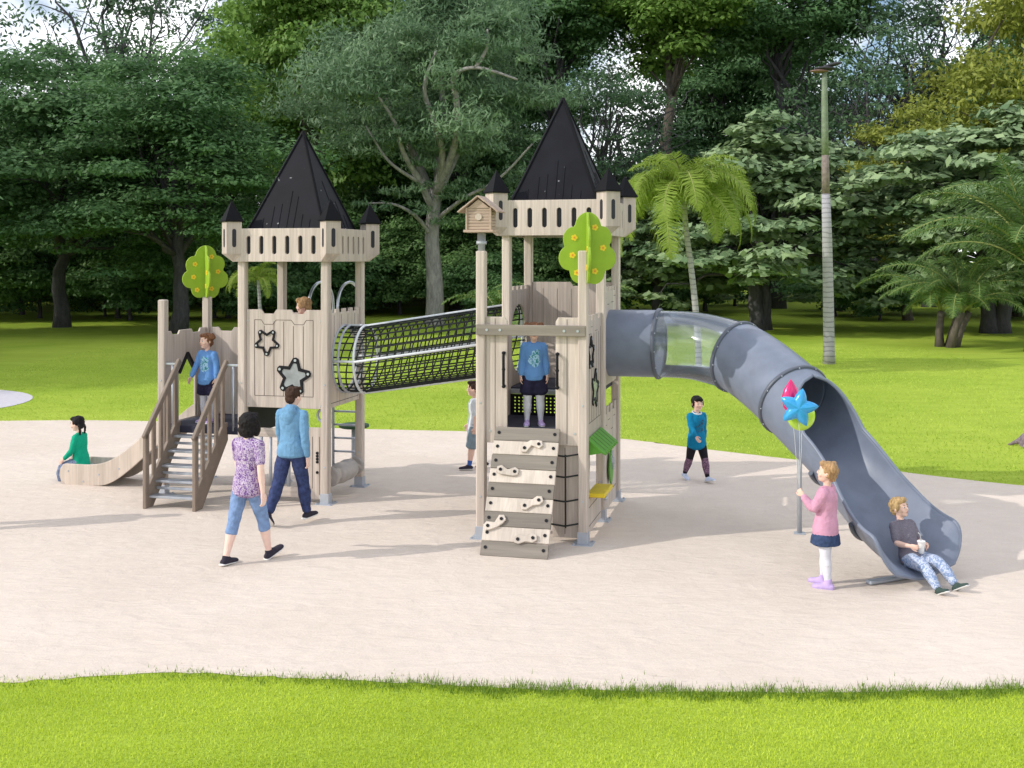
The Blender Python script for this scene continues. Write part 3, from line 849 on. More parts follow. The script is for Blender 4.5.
def printed(name, base, chest, accent, H, z0, z1, hw):
    """a shirt with a printed picture on its front"""
    m, nt, b = new_mat(name)
    tc = nt.nodes.new('ShaderNodeTexCoord'); sp = nt.nodes.new('ShaderNodeSeparateXYZ')
    nt.links.new(tc.outputs['Object'], sp.inputs[0])
    def band(out, lo, hi):
        a = N(nt, 'ShaderNodeMath', operation='GREATER_THAN'); a.inputs[1].default_value = lo
        c = N(nt, 'ShaderNodeMath', operation='LESS_THAN'); c.inputs[1].default_value = hi
        d = N(nt, 'ShaderNodeMath', operation='MULTIPLY')
        nt.links.new(out, a.inputs[0]); nt.links.new(out, c.inputs[0]); nt.links.new(a.outputs[0], d.inputs[0]); nt.links.new(c.outputs[0], d.inputs[1])
        return d.outputs[0]
    mul = lambda p, q: (lambda d: (nt.links.new(p, d.inputs[0]), nt.links.new(q, d.inputs[1]), d.outputs[0])[2])(N(nt, 'ShaderNodeMath', operation='MULTIPLY'))
    def lin(p, k, c):
        d = N(nt, 'ShaderNodeMath', operation='MULTIPLY_ADD'); d.inputs[1].default_value = k; d.inputs[2].default_value = c; nt.links.new(p, d.inputs[0]); return d.outputs[0]
    def addm(p, q):
        d = N(nt, 'ShaderNodeMath', operation='ADD'); nt.links.new(p, d.inputs[0]); nt.links.new(q, d.inputs[1]); return d.outputs[0]
    xx = lin(sp.outputs['X'], 1 / hw, 0); zz = lin(sp.outputs['Z'], 2 / (z1 - z0), -(z0 + z1) / (z1 - z0))
    nn = N(nt, 'ShaderNodeTexNoise', Scale=14, Detail=2); nt.links.new(tc.outputs['Object'], nn.inputs['Vector'])
    rr_ = addm(addm(mul(xx, xx), mul(zz, zz)), lin(nn.outputs[0], 2.4, -1.2))
    box = mul(band(rr_, -9, .85), band(sp.outputs['Y'], .02, 1))
    n = N(nt, 'ShaderNodeTexNoise', Scale=26, Detail=3, Distortion=1); nt.links.new(tc.outputs['Object'], n.inputs['Vector'])
    r = ramp(nt, n.outputs[0], [(0, base), (.40, chest), (.56, accent), (.64, base)]); r.color_ramp.interpolation = 'CONSTANT'
    mx = N(nt, 'ShaderNodeMix', data_type='RGBA')
    nt.links.new(box, mx.inputs['Factor']); mx.inputs['A'].default_value = (*base, 1); nt.links.new(r.outputs[0], mx.inputs['B'])
    nt.links.new(mx.outputs['Result'], b.inputs['Base Color'])
    b.inputs['Roughness'].default_value = .85; b.inputs['Specular IOR Level'].default_value = .2
    n2 = N(nt, 'ShaderNodeTexNoise', Scale=11, Detail=3, Distortion=1.2); nt.links.new(tc.outputs['Object'], n2.inputs['Vector'])
    bump(nt, b, n2.outputs[0], .35, .03)
    return m

def skin_mat(name, col):
    m, nt, b = new_mat(name)
    co = coords(nt); n = N(nt, 'ShaderNodeTexNoise', Scale=18, Detail=3); nt.links.new(co, n.inputs['Vector'])
    r = ramp(nt, n.outputs[0], [(.3, tuple(c * q for c, q in zip(col, (.97, .9, .88)))), (.7, col)])
    nt.links.new(r.outputs[0], b.inputs['Base Color'])
    b.inputs['Roughness'].default_value = .5; b.inputs['Specular IOR Level'].default_value = .35
    b.inputs['Subsurface Weight'].default_value = .12; b.inputs['Subsurface Radius'].default_value = (.02, .008, .005); b.inputs['Subsurface Scale'].default_value = .3
    return m
def hair_mat(name, col):
    m, nt, b = new_mat(name)
    co = coords(nt, scale=(60, 60, 9)); n = N(nt, 'ShaderNodeTexNoise', Scale=1, Detail=4, Distortion=1); nt.links.new(co, n.inputs['Vector'])
    r = ramp(nt, n.outputs[0], [(.3, tuple(c * .55 for c in col)), (.7, tuple(c * 1.25 for c in col))])
    nt.links.new(r.outputs[0], b.inputs['Base Color']); b.inputs['Roughness'].default_value = .6; b.inputs['Specular IOR Level'].default_value = .2
    bump(nt, b, n.outputs[0], .8, .015)
    return m
SKIN = skin_mat('fair_skin', (.80, .55, .45)); SKINP = skin_mat('pale_skin', (.82, .60, .52))
H_BLACK = hair_mat('black_hair', (.010, .008, .009)); H_BROWN = hair_mat('brown_hair', (.055, .028, .018))
H_AUB = hair_mat('auburn_hair', (.22, .10, .05)); H_BLOND = hair_mat('dark_blond_hair', (.46, .28, .14)); H_SAND = hair_mat('sandy_hair', (.50, .34, .16))
EYEW = plain('eye_white', (.8, .8, .8), .3); EYED = plain('eye_iris', (.03, .022, .018), .2); LIP = plain('lips', (.50, .19, .16), .5); BROW = plain('brow', (.09, .05, .035), .8)
SOLE = plain('white_sole', (.75, .74, .72), .6); DSHOE = cloth('dark_shoe', (.035, .03, .045)); LSHOE = cloth('lilac_shoe', (.50, .38, .66))
WSHOE = cloth('white_blue_shoe', (.55, .62, .78)); GSHOE = cloth('black_green_shoe', (.05, .08, .07))

def rotx(a): return Matrix.Rotation(a, 3, 'X')

class Body:
    """joint positions from a pose; facing +Y, x to its right"""
    def __init__(s, H, kid, pose, slim=1.0):
        p = dict(hipL=0, hipR=0, kneeL=0, kneeR=0, abL=3, abR=3, footL=0, footR=0, lean=0, shL=0, shR=0, abdL=9, abdR=9, elL=12, elR=12, inL=0, inR=0, yaw=0, nod=0, tilt=0, sit=None, twist=0)
        p.update(pose); s.p = p; s.H = H; s.kid = kid
        s.hh = H * (.172 if kid else .140)
        k = 1.0
        s.thigh = H * (.222 if kid else .243); s.shin = H * (.212 if kid else .232); s.ank = H * .042
        s.fl = H * .148
        s.w = slim
        # legs relative to pelvis
        P = V((0, 0, 0)); s.J = {}
        low = 1e9
        for sd, sx in (('L', -1), ('R', 1)):
            hip = V((sx * H * .050 * slim, 0, 0)); h = R(p['hip' + sd]); kn = R(p['knee' + sd]); ab = R(p['ab' + sd])
            d1 = V((sx * math.sin(ab), math.sin(h) * math.cos(ab), -math.cos(h) * math.cos(ab)))
            a2 = h - kn; ab2 = ab * .4
            d2 = V((sx * math.sin(ab2), math.sin(a2) * math.cos(ab2), -math.cos(a2) * math.cos(ab2)))
            knee = hip + d1 * s.thigh; ank = knee + d2 * s.shin
            fp = R(p['foot' + sd]); F = rotx(-fp)          # + = toes down
            fwd = F @ V((sx * .12, 1, 0)).normalized(); dn = F @ V((0, 0, -1))
            heel = ank - fwd * H * .030 + dn * s.ank; toe = ank + fwd * (s.fl - H * .030) + dn * s.ank
            s.J[sd] = dict(hip=hip, knee=knee, ank=ank, fwd=fwd, dn=dn, heel=heel, toe=toe)
            low = min(low, heel.z, toe.z)
        z = -low if p['sit'] is None else p['sit']
        for sd in 'LR':
            for k_ in ('hip', 'knee', 'ank', 'heel', 'toe'): s.J[sd][k_] = s.J[sd][k_] + V((0, 0, z))
        s.P = V((0, 0, z))
        l = R(p['lean']); s.up = V((0, math.sin(l), math.cos(l))); s.fw = V((0, math.cos(l), -math.sin(l)))
        tl = (.305 if kid else .29) * H; s.tl = tl       # pelvis joint to shoulder line
        s.neck = s.P + s.up * (tl + .015 * H)
        tw_ = R(p['twist']); ct, sn = math.cos(tw_), math.sin(tw_)
        s.X = V((ct, sn, 0)); sw = (.088 if kid else .101) * H * slim
        for sd, sx in (('L', -1), ('R', 1)):
            sh = s.P + s.up * (tl - .022 * H) + s.X * sx * sw
            a = R(p['sh' + sd]) + (-l) * 0; b = R(p['abd' + sd]); e = R(p['el' + sd]); inn = R(p['in' + sd])
            d1 = V((sx * math.sin(b), math.sin(a) * math.cos(b), -math.cos(a) * math.cos(b)))
            a2 = a + e
            d2 = V((sx * (math.sin(b) * .5 - math.sin(inn)), math.sin(a2) * math.cos(inn), -math.cos(a2) * math.cos(inn))).normalized()
            ua = (.155 if kid else .168) * H; fa = (.128 if kid else .142) * H
            el = sh + d1 * ua; wr = el + d2 * fa
            s.J[sd].update(sh=sh, el=el, wr=wr, ad=d2, a2=a2)
        nod = R(p['nod'])
        hr = Matrix.Rotation(R(p['yaw']), 3, 'Z') @ Matrix.Rotation(R(p['tilt']), 3, 'Y') @ rotx(-nod - l * .3)
        s.hr = hr
        s.hc = s.neck + s.up * (.022 * H) + hr @ V((0, .10 * s.hh, .50 * s.hh))
    def head(s, q): return s.hc + s.hr @ (V(q) * s.hh)

TORSO = [(-.06, .092, .064), (-.045, .096, .066), (-.01, .099, .069), (.03, .094, .066), (.08, .082, .058), (.125, .076, .054), (.18, .086, .060), (.235, .094, .063), (.27, .086, .056), (.29, .055, .042)]
def torso_rings(b, t0, t1, off=0, flare=0, kid=None):
    H = b.H; out = []
    k = b.tl / (.29 * H)
    bell = 1.07 if b.kid else 1.0
    src = TORSO
    def at(t):
        for i in range(len(src) - 1):
            if src[i][0] <= t <= src[i + 1][0]:
                f = (t - src[i][0]) / (src[i + 1][0] - src[i][0]); return tuple(src[i][j] * (1 - f) + src[i + 1][j] * f for j in (1, 2))
        return src[0][1:] if t < src[0][0] else src[-1][1:]
    n = 9
    for i in range(n + 1):
        t = t0 + (t1 - t0) * i / n; a, c = at(t)
        f = max(0, (.12 - t) / .15) * flare
        w = .90 if (b.kid and t < .03) else 1
        out.append((b.P + b.up * t * k * H, (a * H * b.w * bell * w + off + f, c * H * b.w * bell + off + f)))
    return out
def add_torso(mb, b, t0, t1, off=0, flare=0):
    r = torso_rings(b, t0, t1, off, flare); mb.loft([p for p, _ in r], [q for _, q in r], side=b.X, n=20, cap=.35)
def lerp_r(tab, f):
    for i in range(len(tab) - 1):
        if tab[i][0] <= f <= tab[i + 1][0]:
            q = (f - tab[i][0]) / (tab[i + 1][0] - tab[i][0]); return tab[i][1] * (1 - q) + tab[i + 1][1] * q
    return tab[-1][1]
LEG = [(0, .050), (.25, .048), (.5, .036), (.55, .034), (.68, .0365), (.85, .026), (.97, .0205), (1, .0205)]
ARM = [(0, .031), (.2, .029), (.5, .0235), (.55, .0235), (.65, .024), (.95, .0155), (1, .0155)]
def chain(a, m, c, f0, f1, n=10):
    pts = []; fs = []
    for i in range(n + 1):
        f = f0 + (f1 - f0) * i / n
        if f < .5: p = a.lerp(m, f * 2)
        else: p = m.lerp(c, f * 2 - 1)
        pts.append(p); fs.append(f)
    # round the bend
    for i in range(1, n):
        pts[i] = pts[i] * .6 + (pts[i - 1] + pts[i + 1]) * .2
    return pts, fs
def add_leg(mb, b, sd, f0, f1, off=0, flare=0):
    j = b.J[sd]; pts, fs = chain(j['hip'], j['knee'], j['ank'], f0, f1)
    g = 1.08 if b.kid else 1
    rr = [lerp_r(LEG, f) * b.H * b.w * g + off + flare * max(0, f - f0) for f in fs]
    mb.loft(pts, rr, n=14, cap=.4)
def add_arm(mb, b, sd, f0, f1, off=0, flare=0):
    j = b.J[sd]; pts, fs = chain(j['sh'], j['el'], j['wr'], f0, f1)
    g = 1.1 if b.kid else 1
    mb.loft(pts, [lerp_r(ARM, f) * b.H * b.w * g + off + flare * max(0, f - f0) for f in fs], n=12, cap=.4 if f0 > 0 else .9)

def add_hand(mb, b, sd, sx, curl=22, d=None, nrm=None):
    j = b.J[sd]; H = b.H; d = (d or j['ad']).normalized()
    n = V(nrm) if nrm else V((-sx, 0, 0)); n = (n - d * n.dot(d)).normalized()   # palm normal
    w = n.cross(d) * sx                                                 # towards the thumb for hanging arms
    if w.y < 0 and nrm is None and abs(w.y) > .3: w = -w
    L = H * (.047 if b.kid else .05); wr = j['wr']
    M = Matrix((w, d, n)).transposed()
    mb.ell(wr + d * L * .55, (H * .0225, L * .72, H * .0115), 0, M)
    for i, (o, ln) in enumerate(((.017, .92), (.0058, 1.0), (-.0056, .95), (-.016, .76))):
        p = wr + d * L * 1.0 + w * o * H; c = R(curl * .5 + 4 * i); dd = d; pts = [p - d * L * .35, p]
        ang = 0
        for k in range(3):
            ang += R(curl) * (.7 + .25 * k)
            q = (d * math.cos(ang) + n * math.sin(ang) + w * o * 2.2).normalized()
            p = p + q * L * ln * (.42, .33, .25)[k]; pts.append(p)
        mb.loft(pts, [H * .0062, H * .0062, H * .0058, H * .0052, H * .0044], n=8, cap=.7)
    p0 = wr + d * L * .25 + w * H * .012
    p1 = p0 + (d * .6 + w * .75 + n * .25).normalized() * L * .5; p2 = p1 + (d * .9 + w * .25 + n * .3).normalized() * L * .42; p3 = p2 + (d + n * .35).normalized() * L * .3
    mb.loft([p0, p1, p2, p3], [H * .0085, H * .0075, H * .0066, H * .0052], n=8, cap=.7)
    return wr + d * L * 1.0 + n * H * .015

def add_foot(mb, b, sd, off=0, high=0):
    j = b.J[sd]; H = b.H; f = j['fwd']; u = -j['dn']; a = j['ank']
    heel = j['heel'] + u * H * .018; L = b.fl
    pts = [heel + f * H * .004, heel + f * L * .25, heel + f * L * .5 + u * 0, heel + f * L * .75 - u * H * .003, heel + f * L * .93 - u * H * .005]
    sd_ = f.cross(u)
    mb.loft(pts, [(H * .022 + off, H * .019 + off), (H * .024 + off, H * .021 + off), (H * .0265 + off, H * .019 + off), (H * .028 + off, H * .015 + off), (H * .022 + off, H * .0115 + off)], side=sd_, n=14, cap=.8)
    mb.loft([heel + f * L * .12, a * .5 + (heel + f * L * .16) * .5, a + u * H * high], [(H * .022 + off), (H * .022 + off), (H * .0205 + off)], n=12, cap=.2)
    mb.loft([a, heel + f * L * .45 + u * H * .006], [H * .02 + off, H * .018 + off], n=12)

FOLDS = bpy.data.textures.new('folds', 'CLOUDS'); FOLDS.noise_scale = .085; FOLDS.noise_depth = 2
TUFTS = bpy.data.textures.new('tufts', 'CLOUDS'); TUFTS.noise_scale = .03; TUFTS.noise_depth = 2
class Person:
    def __init__(s, label, loc, rz, H, kid=True, pose={}, slim=1.0, skin=None, vox=None):
        s.b = b = Body(H, kid, pose, slim); s.kid = kid
        s.root = bpy.data.objects.new('person', None); COL.objects.link(s.root)
        s.root.location = loc; s.root.rotation_euler = (0, 0, R(rz)); tag(s.root, label, 'person')
        s.vox = vox or (.0058 if kid else .007); s.skin = skin or SKIN
        s.hands = {}
    def put(s, name, mb, mat, vox=None, sm=4, parent=None, label=None):
        mods = [('REMESH', dict(mode='VOXEL', voxel_size=vox or s.vox, use_smooth_shade=True)), ('SMOOTH', dict(factor=.5, iterations=sm))]
        if name == 'hair': mods.append(('DISPLACE', dict(texture=TUFTS, strength=.022, mid_level=.5, texture_coords='LOCAL')))
        elif name not in ('body', 'shoe', 'tights', 'leggings', 'leg_warmers', 'socks'): mods.append(('DISPLACE', dict(texture=FOLDS, strength=.016, mid_level=.42, texture_coords='LOCAL')))
        me = modified(mb, mods, name, [mat])
        o = bpy.data.objects.new(name, me); COL.objects.link(o); o.parent = parent or s.root
        if label: o['label'] = label
        return o
    def raw(s, name, mb, mats, parent=None):
        me = mb.mesh(name, mats); o = bpy.data.objects.new(name, me); COL.objects.link(o); o.parent = parent or s.root; return o
    def body(s, hands={}):
        b = s.b; H = b.H; mb = MB(); hh = b.hh
        add_torso(mb, b, -.045, .285)
        for sd, sx in (('L', -1), ('R', 1)):
            mb.ell(b.J[sd]['sh'], H * .029 * b.w); add_leg(mb, b, sd, 0, 1); add_arm(mb, b, sd, 0, 1); add_foot(mb, b, sd, -.002)
            s.hands[sd] = add_hand(mb, b, sd, sx, **hands.get(sd, {}))
            mb.loft([b.P + b.up * .27 * H * (b.tl / (.29 * H)) + b.X * sx * H * .03, b.J[sd]['sh'] - b.X * sx * H * .01], [H * .032, H * .028], n=10)
        mb.loft([b.neck - b.up * .04 * H, b.neck + b.up * .01 * H, b.head((0, -.06, -.2))], [H * .036 if not s.kid else H * .033, H * .029, hh * .19], n=14)
        hd = lambda c, r, **k: mb.ell(b.head(c), tuple(q * hh for q in r), 0, b.hr, 20, 14)
        hd((0, -.05, .11), (.365, .415, .385)); hd((0, .03, -.04), (.33, .37, .34)); hd((0, .09, -.22), (.255, .26, .26)); hd((0, .22, -.37), (.12, .11, .09))
        hd((0, .385, -.07), (.045, .06, .075)); hd((0, .41, -.10), (.055, .05, .035))
        for sx in (-1, 1):
            hd((sx * .365, -.03, -.05), (.04, .075, .11)); hd((sx * .17, .25, -.14), (.12, .10, .10))
        hd((0, .335, -.24), (.10, .05, .04))
        o = s.put('body', mb, s.skin)
        e = MB()
        for sx in (-1, 1):
            e.ell(b.head((sx * .15, .335, .0)), tuple(q * hh for q in (.062, .03, .038)), 0, b.hr, 10, 7); e.ell(b.head((sx * .15, .362, .0)), tuple(q * hh for q in (.032, .012, .034)), 1, b.hr, 10, 7)
        s.raw('eyes', e, [EYEW, EYED], o)
        e = MB(); e.ell(b.head((0, .375, -.24)), tuple(q * hh for q in (.095, .022, .026)), 0, b.hr, 10, 7); s.raw('mouth', e, [LIP], o)
        e = MB()
        for sx in (-1, 1): e.ell(b.head((sx * .155, .365, .10)), tuple(q * hh for q in (.08, .02, .014)), 0, b.hr, 8, 6)
        s.raw('eyebrows', e, [BROW], o)
        return s
    def shirt(s, mat, sleeve=1.0, hem=-.03, off=.010, flare=.012, name='shirt', neckw=0, top=.285, cuff=0, hood=False):
        b = s.b; mb = MB(); H = b.H; flare = max(flare, .012)
        add_torso(mb, b, hem, top, off, flare)
        for sd, sx in (('L', -1), ('R', 1)):
            mb.ell(b.J[sd]['sh'], H * .029 * b.w + off * .7); add_arm(mb, b, sd, 0, sleeve * .97, off * .8, cuff)
            mb.loft([b.P + b.up * .272 * H * (b.tl / (.29 * H)) + b.X * sx * H * .02, b.J[sd]['sh'] - b.X * sx * H * .005], [H * .040 + off * .6, H * .029 + off * .7], n=10)
        if hood:
            c = b.neck - b.fw * H * .050; mb.ell(c - b.up * H * .012, (H * .062, H * .032, H * .04)); mb.ell(c - b.up * H * .05 - b.fw * H * .014, (H * .05, H * .024, H * .045)); mb.ell(c - b.up * H * .085 - b.fw * H * .012, (H * .028, H * .016, H * .03))
            mb.tube([b.neck + (b.X * math.cos(a) * .045 + b.fw * math.sin(a) * .042 + b.up * (.012 - .018 * math.sin(a))) * H for a in [2 * math.pi * k / 14 for k in range(14)]], H * .012, 8, closed=True)
        return s.put(name, mb, mat)
    def trousers(s, mat, length=1.0, off=.009, flare=0, name='trousers', waist=.07, start=0):
        b = s.b; mb = MB()
        if start == 0: add_torso(mb, b, -.05, waist, off * .8)
        for sd in 'LR': add_leg(mb, b, sd, start, length, off, flare)
        return s.put(name, mb, mat)
    def skirt(s, mat, top=.05, length=.17, flare=.05, name='skirt'):
        b = s.b; mb = MB(); H = b.H; r = torso_rings(b, -.02, top, .012)
        P = b.P; kn = (b.J['L']['knee'] + b.J['R']['knee']) / 2; hp = (b.J['L']['hip'] + b.J['R']['hip']) / 2; d = (kn - hp).normalized()
        pts = [P + d * length * H, P + d * length * H * .6, P + d * H * .02, P + b.up * .045 * H]
        mb.loft(pts, [((.108 + flare) * H, (.086 + flare) * H), ((.112 + flare * .6) * H, (.088 + flare * .6) * H), (.111 * H, .086 * H), (.096 * H, .072 * H)], side=b.X, n=24, cap=.1)
        return s.put(name, mb, mat)
    def shoes(s, mat, off=.004, high=.0, sole=SOLE):
        b = s.b
        for sd in 'LR':
            mb = MB(); add_foot(mb, b, sd, off, high); o = s.put('shoe', mb, mat)
            j = b.J[sd]; f = j['fwd']; u = -j['dn']; L = b.fl; H = b.H; sd_ = f.cross(u); so = MB()
            hl = j['heel']; pts = [hl - f * H * .012, hl + f * L * .3, hl + f * L * .7, hl + f * L * .98]
            so.loft([p + u * H * .004 for p in pts], [(H * .020 + off, H * .008), (H * .023 + off, H * .008), (H * .027 + off, H * .008), (H * .018 + off, H * .007)], side=sd_, n=14, cap=.6)
            s.raw('sole', so, [sole], o)
        return s
    def hair(s, mat, style='short', back=0.0):
        b = s.b; hh = b.hh; mb = MB(); rr = random.Random(len(style))
        E = lambda c, r: mb.ell(b.head(c), tuple(q * hh for q in r), 0, b.hr, 20, 14)
        E((0, -.09, .16), (.395, .42, .385)); E((0, -.26, -.08), (.31, .21, .30))
        if style in ('short', 'boy'):
            E((0, .18, .40), (.29, .22, .13))
            for sx in (-1, 1): E((sx * .35, -.02, .12), (.045, .14, .17))
            for k in range(14): E((rr.uniform(-.28, .28), rr.uniform(-.35, .3), .44 + rr.uniform(-.03, .04)), (.08, .12, .06))
        if style == 'bowl':
            E((0, .22, .34), (.33, .20, .16))
            for sx in (-1, 1): E((sx * .36, .02, .08), (.06, .22, .24))
        if style == 'bob':
            E((0, -.10, .06), (.50, .46, .50)) ; E((0, -.2, -.30), (.48, .33, .36)); E((0, .2, .38), (.32, .2, .13))
            for sx in (-1, 1): E((sx * .41, .02, -.20), (.10, .24, .40))
        if style in ('pony', 'buns', 'plaits'):
            E((0, .20, .36), (.31, .2, .14))
            for sx in (-1, 1): E((sx * .355, -.03, .10), (.05, .16, .2))
        if style == 'pony':
            mb.loft([b.head(q) for q in ((0, -.45, .15), (.04, -.6, .0), (.05, -.58, -.3), (.04, -.5, -.6))], [hh * .1, hh * .13, hh * .11, hh * .04], n=10)
        if style == 'fringe':
            E((0, .24, .27), (.30, .16, .17)); mb.loft([b.head(q) for q in ((-.3, -.38, .1), (-.36, -.5, -.2), (-.34, -.45, -.62))], [hh * .1, hh * .12, hh * .04], n=10)
            for sx in (-1, 1): E((sx * .355, .02, .02), (.05, .18, .25))
        if style == 'buns':
            for sx in (-1, 1): E((sx * .40, -.20, .34), (.17, .17, .18)); E((sx * .50, -.26, .26), (.10, .12, .16)); E((sx * .33, -.08, -.02), (.07, .16, .2))
        if style == 'plaits':
            for sx in (-1, 1): mb.loft([b.head(q) for q in ((sx * .3, -.3, -.05), (sx * .34, -.36, -.3), (sx * .3, -.32, -.62), (sx * .28, -.3, -.8))], [hh * .09, hh * .08, hh * .07, hh * .03], n=10)
        return s.put('hair', mb, mat, vox=hh * .04, sm=2)

JEANS = cloth('dark_blue_jeans', (.035, .05, .13), .35, 20); LJEANS = cloth('light_denim', (.19, .29, .50), .2, 18)
PATJ = patterned('patched_denim', [(.40, .46, .60), (.22, .30, .48), (.52, .57, .68), (.30, .37, .54)], 22)
FLORAL = patterned('floral_blouse', [(.13, .06, .22), (.30, .20, .40), (.58, .50, .60), (.20, .10, .31)], 26, thr=(.40, .49, .58))
HOODIE = cloth('blue_hoodie', (.15, .31, .49), .12)
TEALT = printed('teal_shirt', (.005, .19, .36), (.01, .17, .30), (.05, .05, .09), 1.3, .72, .93, .07)
GREENT = cloth('green_jumper', (.005, .34, .20), .08)
PINKT = cloth('pink_sweater', (.58, .30, .42), .08)
DENIM = cloth('dark_denim_skirt', (.04, .065, .14), .3, 20)
NAVY = cloth('navy_shorts', (.022, .02, .05), .3)
WHITET = cloth('white_tights', (.66, .66, .72), .06)
GREYT = patterned('grey_checked_shirt', [(.13, .12, .15), (.20, .18, .22), (.16, .145, .18), (.23, .21, .25)], 40)
WHITES = cloth('white_tshirt', (.66, .70, .74), .06); GREYS = cloth('grey_shorts', (.22, .29, .34), .15); SOCK = cloth('blue_sock', (.06, .14, .45))
BLACKL = cloth('black_leggings', (.015, .013, .018), .2); STRIPE = patterned('patterned_leggings', [(.20, .10, .17), (.07, .04, .07), (.30, .18, .26), (.10, .05, .09)], 45)
TEE = lambda H: printed('blue_top_with_print', (.13, .29, .60), (.38, .62, .80), (.03, .24, .25), H, H * .54, H * .73, H * .06)

# woman and young man walking towards the left tower
p = Person('woman with a black bob in a purple floral blouse and cropped jeans, walking', (-2.87, 12.28, 0), -30, 1.66, False, dict(hipL=-14, kneeL=3, hipR=20, kneeR=8, footR=-22, footL=4, shL=16, shR=-8, elL=20, elR=10, lean=2, abdR=11, abdL=11), .97, SKINP)
p.body(); p.shirt(FLORAL, .36, -.055, .011, .012, 'blouse'); p.trousers(LJEANS, .66, .008); p.shoes(DSHOE, high=.012); p.hair(H_BLACK, 'bob')
p = Person('young man in a light blue hooded sweatshirt and dark jeans, walking', (-2.74, 14.05, 0), -20, 1.68, False, dict(hipL=-13, kneeL=18, footL=40, hipR=12, kneeR=3, footR=-3, abL=6, abR=6, shL=12, shR=-9, elL=24, elR=16, lean=3, yaw=-12), .96, SKINP)
p.body(); p.shirt(HOODIE, .98, -.035, .017, 0, 'hooded_sweatshirt', hood=True); p.trousers(JEANS, .97, .013, .01); p.shoes(DSHOE); p.hair(H_BROWN, 'short')
off_ = copy_tree(p.root); off_.location = (-6.95, 13.75, 0); off_.rotation_euler.z = R(-80); off_['label'] = 'young man just outside the left edge, only his shadow in view'
# girl in green on the end of the wooden slide
g = tw(C1, -3.57, .02)
p = Person('girl in a green jumper sitting on the end of the wooden slide', (g.x, g.y, 0), 82, 1.30, True, dict(sit=.285, hipL=72, hipR=68, kneeL=76, kneeR=66, abL=6, abR=6, footL=4, footR=2, lean=4, shL=12, shR=10, elL=34, elR=36, abdL=6, abdR=8, nod=4))
p.body(); p.shirt(GREENT, .98, -.06, .012, .012, 'jumper'); p.trousers(cloth('washed_jeans', (.16, .20, .30), .4, 24), .96); p.shoes(cloth('mint_shoe', (.25, .6, .45))); p.hair(H_BLACK, 'plaits')
# girl at the head of the stairs
g = tw(C1, -1.33, -.28, .982)
p = Person('girl in a blue printed top standing at the head of the stairs', g, 158, 1.27, True, dict(hipL=4, hipR=-3, kneeL=6, abdL=14, abdR=16, elL=18, elR=20, shR=12, yaw=-22))
p.body(); p.shirt(TEE(1.3), .98, -.04, .011, .01, 'top'); p.trousers(NAVY, .34, .014, .06, 'shorts'); p.trousers(WHITET, 1, .003, name='tights', start=.3); p.shoes(LSHOE); p.hair(H_AUB, 'buns')
# boy in the left tower
g = tw(C1, -.06, .22, 1.335)
p = Person('boy with sandy hair looking left over the star board of the left tower', g, 84, 1.42, True, dict(shL=10, shR=10, nod=4))
p.body(); p.shirt(cloth('brick_shirt', (.40, .2, .16)), .5, -.03, .011); p.trousers(GREYS, .5, .014); p.shoes(DSHOE); p.hair(H_BLOND, 'bowl')
# boy behind the right tower's post
p = Person('boy in a white T-shirt and grey shorts, half hidden by the tower post', (-.58, 17.7, 0), 90, 1.38, True, dict(hipL=8, hipR=-10, kneeR=10, footR=12, shL=-6, shR=10))
p.body(); p.shirt(WHITES, .42, -.06, .013, .012, 'tshirt'); p.trousers(GREYS, .50, .016, .05, 'shorts'); p.trousers(SOCK, .99, .003, name='socks', start=.86); p.shoes(DSHOE); p.hair(H_BROWN, 'short')
# girl in the right tower
g = tw(C2, -.06, -1.47, 1.302)
p = Person('girl in a blue printed top and navy shorts above the climbing wall', g, 182, 1.24, True, dict(hipL=3, hipR=2, abdL=10, abdR=10, elL=12, elR=12))
p.body(); p.shirt(TEE(1.25), .98, -.03, .011, .01, 'top'); p.trousers(NAVY, .36, .015, .07, 'shorts'); p.trousers(WHITET, 1, .003, name='tights', start=.3); p.shoes(LSHOE, high=.02); p.hair(H_AUB, 'buns')
# girl walking on the right
p = Person('girl in a teal long-sleeved top and patterned leggings walking on the sand', (2.73, 16.75, 0), 203, 1.28, True, dict(hipL=20, kneeL=6, footL=-12, hipR=-14, kneeR=14, footR=14, shL=-14, shR=22, elL=14, elR=34, abdL=10, abdR=6, yaw=-4))
p.body(); p.shirt(TEALT, .98, -.07, .012, .016, 'top'); p.trousers(BLACKL, .98, .004, name='leggings'); p.trousers(STRIPE, .90, .006, name='leg_warmers', start=.48); p.shoes(WSHOE); p.hair(H_BLACK, 'fringe')
mb = MB(); b_ = p.b
mb.tube([b_.neck + (b_.X * math.cos(a) * .052 + b_.fw * (math.sin(a) * .046 + .004) + b_.up * (.002 - .014 * math.sin(a))) * b_.H for a in [2 * math.pi * k / 20 for k in range(20)]], .012, 8, closed=True); p.raw('collar', mb, [WHITES])
# girl with the balloons
gb = Person('girl in a pink sweater and denim skirt holding balloons beside the slide', (3.15, 11.38, 0), 58, 1.27, True, dict(hipL=-4, hipR=5, kneeL=2, abL=2, abR=2, shL=28, elL=112, abdL=10, inL=6, shR=-4, elR=12, abdR=16, yaw=14, nod=-10, lean=-2))
gb.body({'L': dict(curl=62)}); gb.shirt(PINKT, .98, -.055, .018, .016, 'sweater'); gb.skirt(DENIM, length=.13, flare=.03); gb.trousers(WHITET, 1, .004, name='tights', start=.1); gb.shoes(LSHOE, off=.012, high=.035, sole=cloth('lilac_sole', (.45, .36, .6))); gb.hair(H_BLOND, 'buns')
Mg = Matrix.Translation((3.15, 11.38, 0)) @ Matrix.Rotation(R(58), 4, 'Z')
hand = Mg @ gb.hands['L']
